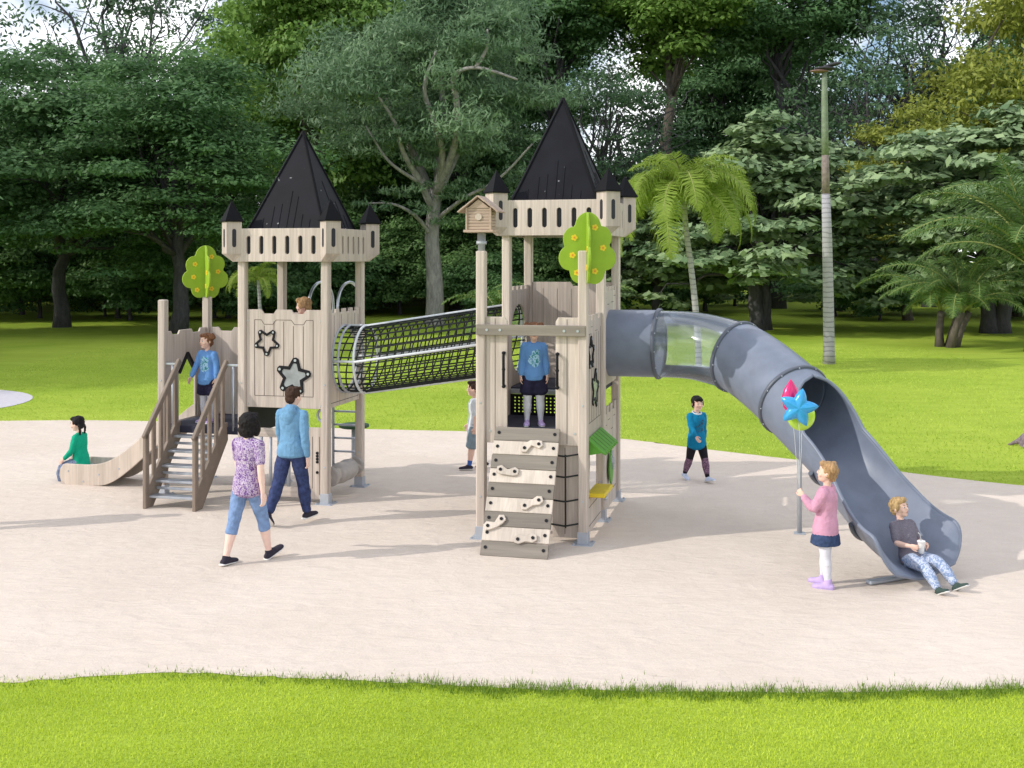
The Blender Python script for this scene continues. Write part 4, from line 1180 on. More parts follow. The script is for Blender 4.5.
# boy at the foot of the tube slide
sb = Person('boy in a grey shirt and patched jeans sitting at the foot of the tube slide', (4.10, 11.60, 0), 203, 1.22, True, dict(sit=.225, hipL=92, hipR=88, kneeL=44, kneeR=40, abL=10, abR=6, footL=-30, footR=-26, lean=-26, shL=26, shR=30, elL=66, elR=62, inL=26, inR=22, abdL=14, abdR=14, yaw=20, nod=-6))
sb.body({'L': dict(curl=48), 'R': dict(curl=48)}); sb.shirt(GREYT, .40, -.03, .012, .006, 'polo_shirt'); sb.trousers(PATJ, .97, .011); sb.shoes(GSHOE); sb.hair(H_SAND, 'bowl')
Ms = Matrix.Translation((4.10, 11.60, 0)) @ Matrix.Rotation(R(203), 4, 'Z')
hm = Ms @ ((sb.hands['L'] + sb.hands['R']) / 2)
cup = Thing('paper_cup', 'white paper cup with a straw held by the boy on the slide', 'cup', hm - V((0, 0, .07)), 0)
mb = MB(); mb.tube([(0, 0, 0), (0, 0, .05), (0, 0, .11), (0, 0, .115)], [.026, .030, .036, .038], 20); c_ = cup.part('cup_body', mb, plain('white_paper', (.82, .81, .80), .6))
mb = MB(); mb.tube([(0, 0, .113), (0, 0, .125), (0, 0, .128)], [.041, .041, .036], 20); cup.part('lid', mb, plain('white_lid', (.85, .85, .85), .35))
mb = MB(); mb.tube([(0, 0, .10), (-.01, .006, .19), (-.03, .012, .205)], .005, 8); cup.part('straw', mb, plain('grey_straw', (.45, .47, .5), .4))
# balloons
def balloon(name, label, c, mat, shape, rz=0):
    t = Thing(name, label, 'balloon', c, rz, group='foil balloons on strings')
    mb = MB()
    if shape == 'star':
        n = 50; vs = []; fs = []; L = 7
        for sgn in (1, -1):
            for k in range(L + 1):
                q = k / L
                for i in range(n):
                    a = 2 * math.pi * i / n; ph = (a * 5 / (2 * math.pi)) % 1; tri = abs(ph - .5) * 2
                    r = .108 + .092 * tri ** 1.25
                    x = r * q * math.sin(a + .22); z = r * q * math.cos(a + .22)
                    y = sgn * .062 * math.sqrt(max(0, 1 - q ** 2.2)) * (1 - .06 * (1 - tri) * 4 * q * (1 - q))
                    vs.append((x, y, z))
        for h in (0, 1):
            o = h * (L + 1) * n
            for k in range(L):
                for i in range(n):
                    f = [o + k * n + i, o + k * n + (i + 1) % n, o + (k + 1) * n + (i + 1) % n, o + (k + 1) * n + i]; fs.append(f if h == 0 else f[::-1])
        mb.add(vs, fs, 0, True)
    elif shape == 'round': mb.ell((0, 0, 0), (.15, .06, .15), 0, None, 28, 16)
    else:
        mb.loft([(.0, 0, -.17), (0, 0, -.10), (0, 0, 0), (0, 0, .08), (0, 0, .17)], [(.03, .02), (.085, .05), (.10, .07), (.075, .05), (.01, .01)], n=20)
    q = t.part('balloon_body', mb, mat)
    Mi = (Matrix.Translation(c) @ Matrix.Rotation(rz, 4, 'Z')).inverted(); e = Mi @ hand
    lo = V((0, 0, -.13)); mb = MB(); mb.tube([lo.lerp(e, k / 6) + V((.008 * math.sin(k), 0, 0)) for k in range(7)], .0022, 5)
    t.part('string', mb, plain('pale_string', (.6, .6, .6), .6))
def foil(name, col): return plain(name, col, .22, .15, noise=.06, scale=12, spec=.7)
balloon('foil_balloon', 'pale blue star-shaped foil balloon in front of the slide mouth', V((2.87, 11.35, 1.80)), foil('blue_foil', (.03, .33, .70)), 'star', R(-8))
balloon('foil_balloon', 'magenta pink leaf-shaped foil balloon above the blue star', V((2.83, 11.50, 1.89)), foil('pink_foil', (.70, .015, .16)), 'leaf', R(20))
balloon('foil_balloon', 'yellow-green round foil balloon behind the blue star', V((2.93, 11.48, 1.70)), foil('lime_foil', (.48, .72, .07)), 'round', R(10))
# ------------------------------------------------------------------ ground
def mesh_np(name, verts, faces, mats, tint=None, smooth=False):
    """quads or triangles straight from numpy arrays"""
    me = bpy.data.meshes.new(name)
    nv, nf, k = len(verts), len(faces), faces.shape[1]
    me.vertices.add(nv); me.vertices.foreach_set('co', verts.astype(np.float32).ravel())
    me.loops.add(nf * k); me.loops.foreach_set('vertex_index', faces.astype(np.int32).ravel())
    me.polygons.add(nf)
    me.polygons.foreach_set('loop_start', np.arange(nf, dtype=np.int32) * k)
    if smooth: me.polygons.foreach_set('use_smooth', np.ones(nf, bool))
    if tint is not None:
        at = me.attributes.new('tint', 'FLOAT', 'POINT'); at.data.foreach_set('value', tint.astype(np.float32))
    for m in mats: me.materials.append(m)
    me.update(calc_edges=True); me.validate()
    return me

def lawn_mat():
    m, nt, b = new_mat('lawn')
    co = coords(nt)
    big = N(nt, 'ShaderNodeTexNoise', Scale=.16, Detail=5, Roughness=.6); nt.links.new(co, big.inputs['Vector'])
    st = coords(nt, scale=(.5, 2.2, 1)); mid = N(nt, 'ShaderNodeTexNoise', Scale=1.1, Detail=6, Roughness=.7); nt.links.new(st, mid.inputs['Vector'])
    fin = N(nt, 'ShaderNodeTexNoise', Scale=42, Detail=3); nt.links.new(co, fin.inputs['Vector'])
    a = ramp(nt, big.outputs[0], [(.32, (.28, .42, .04)), (.66, (.44, .56, .08))])
    c = ramp(nt, mid.outputs[0], [(.3, (.72, .76, .6)), (.7, (1.12, 1.1, 1.2))])
    d = ramp(nt, fin.outputs[0], [(.25, (.72, .75, .6)), (.75, (1.2, 1.16, 1.2))])
    m1 = N(nt, 'ShaderNodeMix', data_type='RGBA', blend_type='MULTIPLY'); m1.inputs['Factor'].default_value = .6
    m2 = N(nt, 'ShaderNodeMix', data_type='RGBA', blend_type='MULTIPLY'); m2.inputs['Factor'].default_value = .8
    nt.links.new(a.outputs[0], m1.inputs['A']); nt.links.new(c.outputs[0], m1.inputs['B'])
    nt.links.new(m1.outputs['Result'], m2.inputs['A']); nt.links.new(d.outputs[0], m2.inputs['B'])
    nt.links.new(m2.outputs['Result'], b.inputs['Base Color'])
    b.inputs['Roughness'].default_value = .9; b.inputs['Specular IOR Level'].default_value = .1
    bump(nt, b, fin.outputs[0], .7, .05)
    return m
def sand_mat():
    m, nt, b = new_mat('pale_sand')
    co = coords(nt)
    big = N(nt, 'ShaderNodeTexNoise', Scale=.35, Detail=6, Roughness=.6, Distortion=.5); nt.links.new(co, big.inputs['Vector'])
    st = coords(nt, scale=(1.2, 2.6, 1), rot=(0, 0, R(12))); rip = N(nt, 'ShaderNodeTexNoise', Scale=2.2, Detail=5, Distortion=1.2); nt.links.new(st, rip.inputs['Vector'])
    fin = N(nt, 'ShaderNodeTexNoise', Scale=70, Detail=4, Roughness=.7); nt.links.new(co, fin.inputs['Vector'])
    a = ramp(nt, big.outputs[0], [(.32, (.655, .57, .495)), (.68, (.72, .635, .56))])
    c = ramp(nt, rip.outputs[0], [(.3, (.92, .91, .90)), (.62, (1.02, 1.02, 1.02))])
    d = ramp(nt, fin.outputs[0], [(.25, (.86, .85, .84)), (.7, (1.05, 1.05, 1.05))])
    m1 = N(nt, 'ShaderNodeMix', data_type='RGBA', blend_type='MULTIPLY'); m1.inputs['Factor'].default_value = .45
    m2 = N(nt, 'ShaderNodeMix', data_type='RGBA', blend_type='MULTIPLY'); m2.inputs['Factor'].default_value = .8
    nt.links.new(a.outputs[0], m1.inputs['A']); nt.links.new(c.outputs[0], m1.inputs['B'])
    nt.links.new(m1.outputs['Result'], m2.inputs['A']); nt.links.new(d.outputs[0], m2.inputs['B'])
    nt.links.new(m2.outputs['Result'], b.inputs['Base Color'])
    b.inputs['Roughness'].default_value = .95; b.inputs['Specular IOR Level'].default_value = .1
    ad = N(nt, 'ShaderNodeMath', operation='ADD'); ml = N(nt, 'ShaderNodeMath', operation='MULTIPLY'); ml.inputs[1].default_value = .25
    nt.links.new(fin.outputs[0], ml.inputs[0]); nt.links.new(rip.outputs[0], ad.inputs[0]); nt.links.new(ml.outputs[0], ad.inputs[1])
    foot = N(nt, 'ShaderNodeTexNoise', Scale=4.5, Detail=3, Roughness=.5); nt.links.new(co, foot.inputs['Vector'])
    ad2 = N(nt, 'ShaderNodeMath', operation='ADD'); nt.links.new(ad.outputs[0], ad2.inputs[0]); nt.links.new(foot.outputs[0], ad2.inputs[1])
    bump(nt, b, ad2.outputs[0], .5, .04)
    return m
LAWN = lawn_mat(); SAND = sand_mat()
mb = MB(); S = 500; mb.add([(-S, -60, 0), (S, -60, 0), (S, 900, 0), (-S, 900, 0)], [[0, 1, 2, 3]])
solo('lawn', mb.mesh('lawn', [LAWN]), kind='structure')
near = [(-16, 9.6), (-12, 8.95), (-8, 8.8), (-4.5, 8.78), (-3.6, 8.86), (-2.75, 9.0), (-1.9, 8.92), (-.9, 8.80), (0, 8.68), (1.5, 8.60), (2.7, 8.60), (4, 8.68), (6, 8.85), (9, 9.4), (12.5, 11)]
far_ = [(13.5, 13), (11.5, 14.6), (8.6, 15.8), (7.1, 16.6), (5.6, 17.8), (4.4, 18.7), (3.0, 19.8), (1.9, 20.7), (0, 21.4), (-3.2, 21.9), (-6.8, 22.8), (-9.5, 23.0), (-12, 22.4), (-16, 19.5), (-19, 14.5)]
edge = spline([near[-1]] and near + far_ + [near[0]], 8)[:-1]
er = random.Random(5)
edge = [(x + er.uniform(-.035, .035), y + er.uniform(-.02, .02)) for x, y in edge]
vs, fs = [], []
bm = bmesh.new()
bvs = [bm.verts.new((x, y, .004)) for x, y in edge]; bm.faces.new(bvs); bmesh.ops.triangulate(bm, faces=bm.faces[:])
bm.normal_update()
for f in bm.faces:
    if f.normal.z < 0: f.normal_flip()
me = bpy.data.meshes.new('sand'); bm.to_mesh(me); bm.free(); me.materials.append(SAND)
solo('sand', me, kind='structure')
mb = MB(); n = 40; vs = [(-14.15 + 3.05 * math.cos(2 * math.pi * k / n), 25.7 + 2.9 * math.sin(2 * math.pi * k / n), .008) for k in range(n)]
mb.add(vs, [list(range(n))]); solo('path', mb.mesh('path', [plain('lilac_grey_paving', (.55, .53, .58), .8)]), kind='structure')

def leaf_shader(name, lo, hi, trans=.35, rough=.55):
    m, nt, b = new_mat(name)
    at = nt.nodes.new('ShaderNodeAttribute'); at.attribute_name = 'tint'
    r = ramp(nt, at.outputs['Fac'], [(0, lo), (1, hi)])
    nt.links.new(r.outputs[0], b.inputs['Base Color'])
    b.inputs['Roughness'].default_value = rough; b.inputs['Specular IOR Level'].default_value = .3
    t = nt.nodes.new('ShaderNodeBsdfTranslucent'); nt.links.new(r.outputs[0], t.inputs[0])
    mx = nt.nodes.new('ShaderNodeMixShader'); mx.inputs[0].default_value = trans
    nt.links.new(b.outputs[0], mx.inputs[1]); nt.links.new(t.outputs[0], mx.inputs[2])
    nt.links.new(mx.outputs[0], nt.nodes['Material Output'].inputs[0])
    return m

# short grass: near band blade by blade, a taller fringe along the sand's edge
rng = np.random.default_rng(11)
ex, ey = np.array([p[0] for p in near]), np.array([p[1] for p in near])
def blades(x, y, h, w, lean=.5):
    n = len(x); a = rng.uniform(0, 2 * np.pi, n); la = rng.uniform(0, 2 * np.pi, n); l = h * lean * rng.uniform(.1, 1, n)
    dx, dy = np.cos(a) * w / 2, np.sin(a) * w / 2
    p0 = np.stack([x - dx, y - dy, np.zeros(n)], 1); p1 = np.stack([x + dx, y + dy, np.zeros(n)], 1)
    p2 = np.stack([x + np.cos(la) * l, y + np.sin(la) * l, h], 1)
    return np.stack([p0, p1, p2], 1).reshape(-1, 3), np.arange(3 * n).reshape(n, 3)
n = 150000
x = rng.uniform(-5.2, 5.2, n); y = 6.6 + (9.1 - 6.6) * rng.random(n)
keep = y < np.interp(x, ex, ey) + rng.normal(0, .035, n)
x, y = x[keep], y[keep]
v, f = blades(x, y, rng.uniform(.012, .030, len(x)), rng.uniform(.004, .007, len(x)), .9)
t = np.repeat(np.clip(.5 + .5 * np.sin(x * 1.3 + 2 * np.sin(y * 2.1)) * .35 + rng.normal(0, .22, len(x)), 0, 1), 3)
GRASSM = leaf_shader('grass_blades', (.40, .52, .03), (.68, .80, .09), .3)
solo('grass', mesh_np('grass', v, f, [GRASSM], t), 'short bright green grass in the foreground', 'grass', kind='stuff')
n = 16000
x = rng.uniform(-5.2, 5.2, n)
wgt = np.interp(x, [-5.2, -2.9, -1.5, -.3, 5.2], [.12, .25, .45, 1, 1]); keep = rng.random(n) < wgt; x = x[keep]
off = rng.normal(-.05, .065, len(x)) + np.where(rng.random(len(x)) < .12, rng.normal(.05, .07, len(x)), 0); y = np.interp(x, ex, ey) + off + .025 * np.sin(x * 7) + .02 * np.sin(x * 17)
v, f = blades(x, y, rng.uniform(.02, .065, len(x)) * np.interp(x, [-5, -2, 0, 5], [.6, .7, 1, 1]), rng.uniform(.004, .009, len(x)), .7)
FRINGE = leaf_shader('taller_grass_blades', (.10, .20, .02), (.26, .38, .05), .3)
solo('grass_fringe', mesh_np('grass_fringe', v, f, [FRINGE], np.repeat(rng.random(len(x)), 3)), 'taller darker grass along the near edge of the sand', 'grass', kind='stuff')

n = 170000
x = rng.uniform(-15, 15, n); y = 15 + 27 * rng.random(n) ** 1.3
fx = sorted(far_); keep = (y > np.interp(x, [p[0] for p in fx], [p[1] for p in fx]) + rng.normal(.03, .05, n)) & (((x + 14.15) / 3.05) ** 2 + ((y - 25.7) / 2.9) ** 2 > 1); x, y = x[keep], y[keep]
v, f = blades(x, y, rng.uniform(.012, .04, len(x)), rng.uniform(.012, .026, len(x)), 1.5)
t = np.clip(.5 + .3 * np.sin(x * .7 + np.sin(y * .9)) + rng.normal(0, .25, len(x)), 0, 1)
LAWNB = leaf_shader('lawn_blades', (.36, .50, .055), (.54, .66, .11), .3)
solo('lawn_grass', mesh_np('lawn_grass', v, f, [LAWNB], np.repeat(t, 3)), 'short grass of the lawn beyond the sand', 'grass', kind='stuff')
# ------------------------------------------------------------------ trees
def leaf_cloud(cl, per, size, rng, up=.5, aspect=.5, jit=.35, shell=.45, droop=0.0):
    """leaf quads through ellipsoid clumps cl = rows (x, y, z, rx, ry, rz)"""
    cl = np.asarray(cl, float); k = len(cl)
    vol = (cl[:, 3] * cl[:, 4]); cnt = np.maximum(8, (per * vol / vol.mean()).astype(int))
    ci = np.repeat(np.arange(k), cnt); n = len(ci)
    d = rng.normal(size=(n, 3)); d /= np.linalg.norm(d, axis=1)[:, None]
    r = rng.random(n) ** shell
    low = d[:, 2] < -.2
    d[low, 2] *= rng.uniform(-1, .4, low.sum())
    p = cl[ci, :3] + d * r[:, None] * cl[ci, 3:6] * (1 + rng.normal(0, .12, n))[:, None]
    nr = d * .7 + rng.normal(0, jit, (n, 3)); nr[:, 2] += up
    nr /= np.linalg.norm(nr, axis=1)[:, None]
    t = np.cross(nr, rng.normal(size=(n, 3))); t /= np.linalg.norm(t, axis=1)[:, None]
    t[:, 2] -= droop; t /= np.linalg.norm(t, axis=1)[:, None]
    s = np.cross(nr, t)
    L = size * rng.uniform(.6, 1.35, n)[:, None]; Wd = L * aspect
    v = np.stack([p - t * L * .5, p + s * Wd * .5 - t * L * .05, p + t * L * .5, p - s * Wd * .5 - t * L * .05], 1).reshape(-1, 3)
    f = np.arange(4 * n).reshape(n, 4)
    ct = rng.random(k)
    tint = np.clip(.45 * ct[ci] + .55 * rng.random(n), 0, 1)
    return v, f, np.repeat(tint, 4)

def limb_pts(a, b, rr, bend=.12, n=5):
    a, b = V(a), V(b); L = (b - a).length; out = []
    for i in range(n + 1):
        q = i / n; p = a.lerp(b, q); p.z += L * .10 * math.sin(math.pi * q)
        if 0 < i < n: p += V((rr.uniform(-1, 1), rr.uniform(-1, 1), rr.uniform(-.6, .6))) * L * bend * .5
        out.append(p)
    return out

def bark(name, a, b, sc=(3, 3, .8)):
    m, nt, bs = new_mat(name)
    co = coords(nt, scale=sc); n = N(nt, 'ShaderNodeTexNoise', Scale=2.2, Detail=7, Roughness=.65, Distortion=.8); nt.links.new(co, n.inputs['Vector'])
    r = ramp(nt, n.outputs[0], [(.3, a), (.7, b)]); nt.links.new(r.outputs[0], bs.inputs['Base Color'])
    bs.inputs['Roughness'].default_value = .9; bump(nt, bs, n.outputs[0], .8, .08)
    return m
BARKD = bark('dark_bark', (.035, .035, .045), (.09, .085, .09)); BARKG = bark('grey_pale_bark', (.15, .145, .15), (.40, .38, .36)); BARKB = bark('brown_bark', (.06, .05, .04), (.15, .125, .1))

class TreeKind:
    def __init__(s, seed, height, base, rad, ncl, csize, per, leaf, mats, trunk_r=.3, flat=.6, fork=0, up=.5, aspect=.5, top=.55, droop=0, shell=.45, limbs=16, core=.5, squash=1.0, lean=0, trunks=1, twig=0, skirt=1.0, carve=None, boughs=None):
        rr = random.Random(seed); rng = np.random.default_rng(seed)
        cl = []
        ch = height - base; cz = base + ch * .45
        for i in range(ncl):
            a = rr.uniform(0, 2 * math.pi); q = i / ncl
            z = rr.uniform(-1, 1); ring_ = math.sqrt(max(.05, 1 - z * z * (skirt if z < 0 else 1))); rad_f = rr.uniform(core, 1.0)
            zz = cz + z * ch * (.52 if z > 0 else .45) * rad_f
            prof = (1 - .35 * max(0, z)) 
            x = math.cos(a) * ring_ * rad * rad_f * prof; y = math.sin(a) * ring_ * rad * rad_f * prof * squash
            c = csize * rr.uniform(.65, 1.3)
            cl.append((x + lean * zz, y, max(zz, base * .9 + c * flat * .4), c, c, c * flat * rr.uniform(.8, 1.2)))
        if carve: cl = [c for c in cl if not carve(c)]; ncl = len(cl)
        if boughs:
            for pts_, r0_, r1_ in boughs[1:8]:
                sp_ = spline(pts_, 3)
                for q_ in sp_[2:]:
                    for _ in range(1):
                        c_ = rr.uniform(.45, .8)
                        cl.append((q_[0] + rr.uniform(-1.1, 1.1), q_[1] + rr.uniform(-.6, .35), q_[2] + rr.uniform(-.3, 1.1), c_, c_ * .8, c_ * .6))
            ncl = len(cl)
        v, f, t = leaf_cloud(cl, per, leaf, rng, up, aspect, .4, shell, droop)
        s.crown = mesh_np('crown', v, f, [mats[0]], t)
        mb = MB()
        if boughs:
            for pts_, r0_, r1_ in boughs:
                sp_ = spline(pts_, 5); m_ = len(sp_); mb.tube(sp_, [r0_ + (r1_ - r0_) * i_ / (m_ - 1) for i_ in range(m_)], 9)
            trunks = 0
        for k in range(trunks):
            b0 = V((rr.uniform(-.3, .3) * (trunks > 1) * 2, rr.uniform(-.3, .3) * (trunks > 1), -.05))
            fk = V((lean * (base + ch * .22) + b0.x * 1.5, b0.y, base + ch * (.22 if fork == 0 else fork)))
            pts = limb_pts(b0, fk, rr, .07, 6); m = len(pts)
            rad_ = [trunk_r * (1.25 if i == 0 else 1.0 - .4 * i / (m - 1)) for i in range(m)]
            mb.tube([p for p in pts], rad_, 10)
            order = sorted(range(ncl), key=lambda i: rr.random())[:limbs]
            for i in order:
                c = cl[i]; st_ = pts[rr.randint(max(1, m - 3), m - 1)]
                lp = limb_pts(st_, (c[0], c[1], c[2] - c[5] * .2), rr, .16, 5)
                r0 = trunk_r * rr.uniform(.22, .42)
                mb.tube(lp, [r0 * (1 - .85 * j / 5) for j in range(6)], 6)
                for w_ in range(twig):
                    q = lp[rr.randint(2, 5)]; e = q + V((rr.uniform(-1, 1), rr.uniform(-1, 1), rr.uniform(-.1, 1))) * csize * rr.uniform(.8, 1.7)
                    tp = limb_pts(q, e, rr, .22, 4); mb.tube(tp, [r0 * .3 * (1 - .8 * j / 4) for j in range(5)], 4)
        s.trunk = mb.mesh('trunk', [mats[1]])
    def plant(s, name, label, x, y, sc=1.0, rz=0, group=None, cat='tree', zs=1.0):
        r = bpy.data.objects.new(name, None); COL.objects.link(r); r.location = (x, y, 0); r.rotation_euler = (0, 0, rz); r.scale = (sc, sc, sc * zs)
        tag(r, label, cat, group)
        for nm, me in (('trunk', s.trunk), ('crown', s.crown)):
            o = bpy.data.objects.new(nm, me); COL.objects.link(o); o.parent = r
        return r

L_DARK = leaf_shader('dark_green_leaves', (.045, .115, .04), (.165, .31, .115))
L_GREY = leaf_shader('grey_green_leaves', (.075, .15, .075), (.22, .34, .18))
L_BRIGHT = leaf_shader('bright_green_leaves', (.085, .19, .035), (.27, .43, .09))
L_PALE = leaf_shader('pale_broad_leaves', (.10, .185, .085), (.40, .52, .27), .3)
L_OLIVE = leaf_shader('olive_leaves', (.15, .19, .025), (.38, .42, .08))
L_SPARSE = leaf_shader('deep_green_sparse_leaves', (.04, .10, .05), (.14, .24, .11))

GUM = [([(0, 0, -.1), (.05, 0, 1.2), (0, 0, 2.6), (-.1, -.05, 4.4), (.1, -.3, 6.7)], .50, .30),
       ([(0, -.2, 5.6), (-.6, -1.2, 7.0), (-1.3, -2.2, 8.3), (-1.6, -3.2, 9.6), (-2.4, -3.8, 10.9)], .20, .05),
       ([(.1, -.3, 6.4), (.5, -1.6, 8.2), (.2, -2.8, 9.7), (-.2, -3.5, 11.2), (.4, -4.2, 12.8)], .21, .06),
       ([(.15, -.4, 6.5), (1.1, -2.0, 8.6), (1.3, -3.4, 10.4), (1.2, -4.2, 11.6), (2.3, -4.8, 11.9), (4.1, -5.2, 11.3)], .21, .05),
       ([(2.2, -4.75, 11.9), (2.7, -5.0, 12.7), (2.75, -5.0, 13.6)], .10, .04),
       ([(.1, 0, 5.2), (1.6, -1.5, 6.2), (3.2, -2.6, 7.0), (4.8, -3.4, 8.6)], .12, .04),
       ([(0, 0, 4.2), (-.8, -.9, 5.3), (-1.9, -1.4, 5.9), (-3.4, -1.8, 5.9)], .13, .03),
       ([(-.7, -1.3, 7.0), (-2.0, -2.2, 7.9), (-3.0, -2.8, 9.5)], .11, .03),
       ([(0, .2, 6.2), (1.5, 1.5, 9.5), (3.0, 2.5, 13)], .25, .08), ([(0, .2, 6.2), (-1.8, 1.5, 10), (-3.5, 1.5, 13.5)], .25, .08), ([(.2, 0, 6.6), (.4, .6, 11), (.2, .6, 16)], .28, .08)]
K_DARK = TreeKind(1, 15, 1.6, 6.6, 145, 1.85, 380, .27, (L_DARK, BARKD), .36, .5, up=.7, aspect=.55, core=.35, skirt=.35)
K_DARK2 = TreeKind(2, 17, 2.6, 6.2, 140, 1.8, 370, .27, (L_DARK, BARKD), .42, .5, up=.7, aspect=.5, core=.35, limbs=24, skirt=.5)
K_EUC = TreeKind(3, 18.5, 5.5, 7.2, 130, 1.7, 340, .34, (L_GREY, BARKG), .60, .75, up=.2, aspect=.26, droop=.7, core=.3, skirt=.8, carve=lambda c: c[1] < -1.2 and abs(c[0]) < 5.2 and 3 < c[2] < 13.4 and (c[2] < 8.5 or (int(abs(c[0]) * 137) % 10) < 4), boughs=GUM)
K_BRIGHT = TreeKind(4, 19, 5, 5.6, 110, 1.7, 340, .31, (L_BRIGHT, BARKB), .4, .7, up=.5, aspect=.6, core=.35)
K_PALE = TreeKind(5, 9.6, .9, 5.9, 150, 1.35, 190, .42, (L_PALE, BARKD), .34, .34, up=1.1, aspect=.62, core=.45, shell=.7, trunks=2, limbs=18, skirt=.35)
K_BARE = TreeKind(6, 17, 5.0, 6.6, 75, 1.5, 90, .28, (L_SPARSE, BARKD), .36, .6, up=.3, aspect=.4, core=.35, limbs=55, fork=.12, twig=3)
K_OLIVE = TreeKind(7, 15, 3.0, 4.6, 90, 1.5, 240, .32, (L_OLIVE, BARKB), .32, .8, up=.3, aspect=.4, droop=.4, core=.35)
L_MID = leaf_shader('mid_green_leaves', (.06, .14, .04), (.21, .36, .12))
K_MID = TreeKind(12, 6.5, .5, 3.6, 80, 1.15, 330, .24, (L_MID, BARKD), .14, .6, up=.6, aspect=.55, core=.25, limbs=14, skirt=.3)
K_BUSH = TreeKind(8, 3.6, .2, 3.2, 50, 1.0, 330, .22, (L_DARK, BARKD), .1, .6, up=.6, aspect=.55, core=.2, limbs=8)

def at(px, d): return ((px - 512) / 1133 * d, d)
K_HIGH = TreeKind(9, 25, 14.5, 6.0, 100, 1.8, 340, .33, (L_BRIGHT, BARKB), .4, .65, up=.5, aspect=.6, core=.3)
K_HIGHD = TreeKind(10, 26, 13.0, 7.0, 115, 1.9, 350, .31, (L_DARK, BARKD), .45, .6, up=.6, aspect=.55, core=.3)
# recognisable trees
K_DARK.plant('broadleaf_tree', 'dense dark green tree at the far left, its boughs almost down to the lawn', *at(62, 54), 1.05, .4, zs=.93)
K_DARK2.plant('broadleaf_tree', 'dark spreading tree with a thick dark trunk behind the stairs of the left tower', *at(178, 50), .92, 2.2, zs=.86)
K_EUC.plant('gum_tree', 'tall grey-green tree with a thick pale forked trunk between the two towers', *at(434, 56), 1.0, 0)
K_DARK2.plant('broadleaf_tree', 'dark tree with a slim brown-grey trunk just right of the pale forked trunk', *at(456, 72), .95, .7, zs=1.2)
K_BRIGHT.plant('broadleaf_tree', 'fresh green tree rising above the roof of the left tower', *at(305, 68), 1.15, .3, zs=1.15)
K_HIGH.plant('broadleaf_tree', 'bright leaf-green tree at the top, right of the right tower roof', *at(668, 72), 1.05, 2.0)
K_BARE.plant('bare_branched_tree', 'thinly leaved tree showing dark branches against the sky beside the right tower roof', *at(602, 62), .92, .8)
K_BARE.plant('bare_branched_tree', 'thinly leaved tree with dark fans of branches against the sky at the top left', *at(118, 78), 1.45, 2.6, zs=1.12)
K_BARE.plant('bare_branched_tree', 'thinly leaved tree with dark branches behind the tall ringed palm trunk', *at(872, 66), 1.05, 4.0)
K_BARE.plant('bare_branched_tree', 'thinly leaved tree at the top right before the yellow-green one', *at(930, 76), 1.35, 5.0, zs=1.1)
K_PALE.plant('layered_tree', 'layered pale-leaved tree behind the drooping palm and the tube slide', *at(768, 52), 1.05, .2)
K_PALE.plant('layered_tree', 'layered pale-leaved tree at the right edge, above the big dark palm', *at(985, 50), 1.08, 2.4)
K_PALE.plant('layered_tree', 'smaller layered pale-leaved tree low beside the right tower', *at(655, 58), .85, 4.1)
K_HIGHD.plant('broadleaf_tree', 'dense dark green tree at the top, left of the tall palm trunk', *at(778, 74), 1.05, 3.0)
K_HIGHD.plant('broadleaf_tree', 'dark green tree at the top, between the gum tree and the bright green one', *at(560, 76), 1.05, 1.0)
K_OLIVE.plant('olive_tree', 'yellow-green tree at the top right corner', *at(1018, 64), 1.25, 1.0, zs=1.1)
K_OLIVE.plant('olive_tree', 'low yellowish tree peeping over the layered tree at the right', *at(908, 60), .78, 2.0)
K_EUC.plant('gum_tree', 'grey-green feathery tree behind the fresh green one', *at(375, 84), 1.25, 3.6)
# back rows
for i, (px, d, sc, zs, k) in enumerate([(-120, 62, 1.05, 1.3, 0), (-40, 84, 1.2, .95, 1), (40, 92, 1.15, .92, 0), (110, 98, 1.1, .85, 1), (160, 94, 1.05, .85, 1), (235, 82, 1.15, 1.15, 0), (290, 96, 1.3, 1.3, 1), (370, 94, 1.4, 1.3, 0), (440, 92, 1.4, 1.25, 1), (500, 84, 1.2, 1.4, 0), (590, 98, .9, .75, 1), (650, 94, 1.0, .85, 0), (715, 92, 1.25, 1.3, 1), (770, 98, 1.3, 1.35, 0), (820, 100, .95, .9, 0), (870, 104, .95, .75, 1), (940, 94, 1.1, 1.0, 1), (1000, 96, 1.3, 1.3, 0), (1060, 84, 1.3, 1.2, 0), (1130, 66, 1.1, 1.3, 1), (-220, 66, 1.1, 1.3, 1), (1230, 72, 1.2, 1.3, 0), (386, 76, .72, 1, 1), (15, 80, .8, 1, 0), (338, 80, .8, 1, 0)]):
    (K_DARK, K_DARK2)[k].plant('backdrop_tree', 'dark green tree of the back row closing off the lawn', *at(px, d), sc, i * 1.3, group='dark trees of the back row', zs=zs)
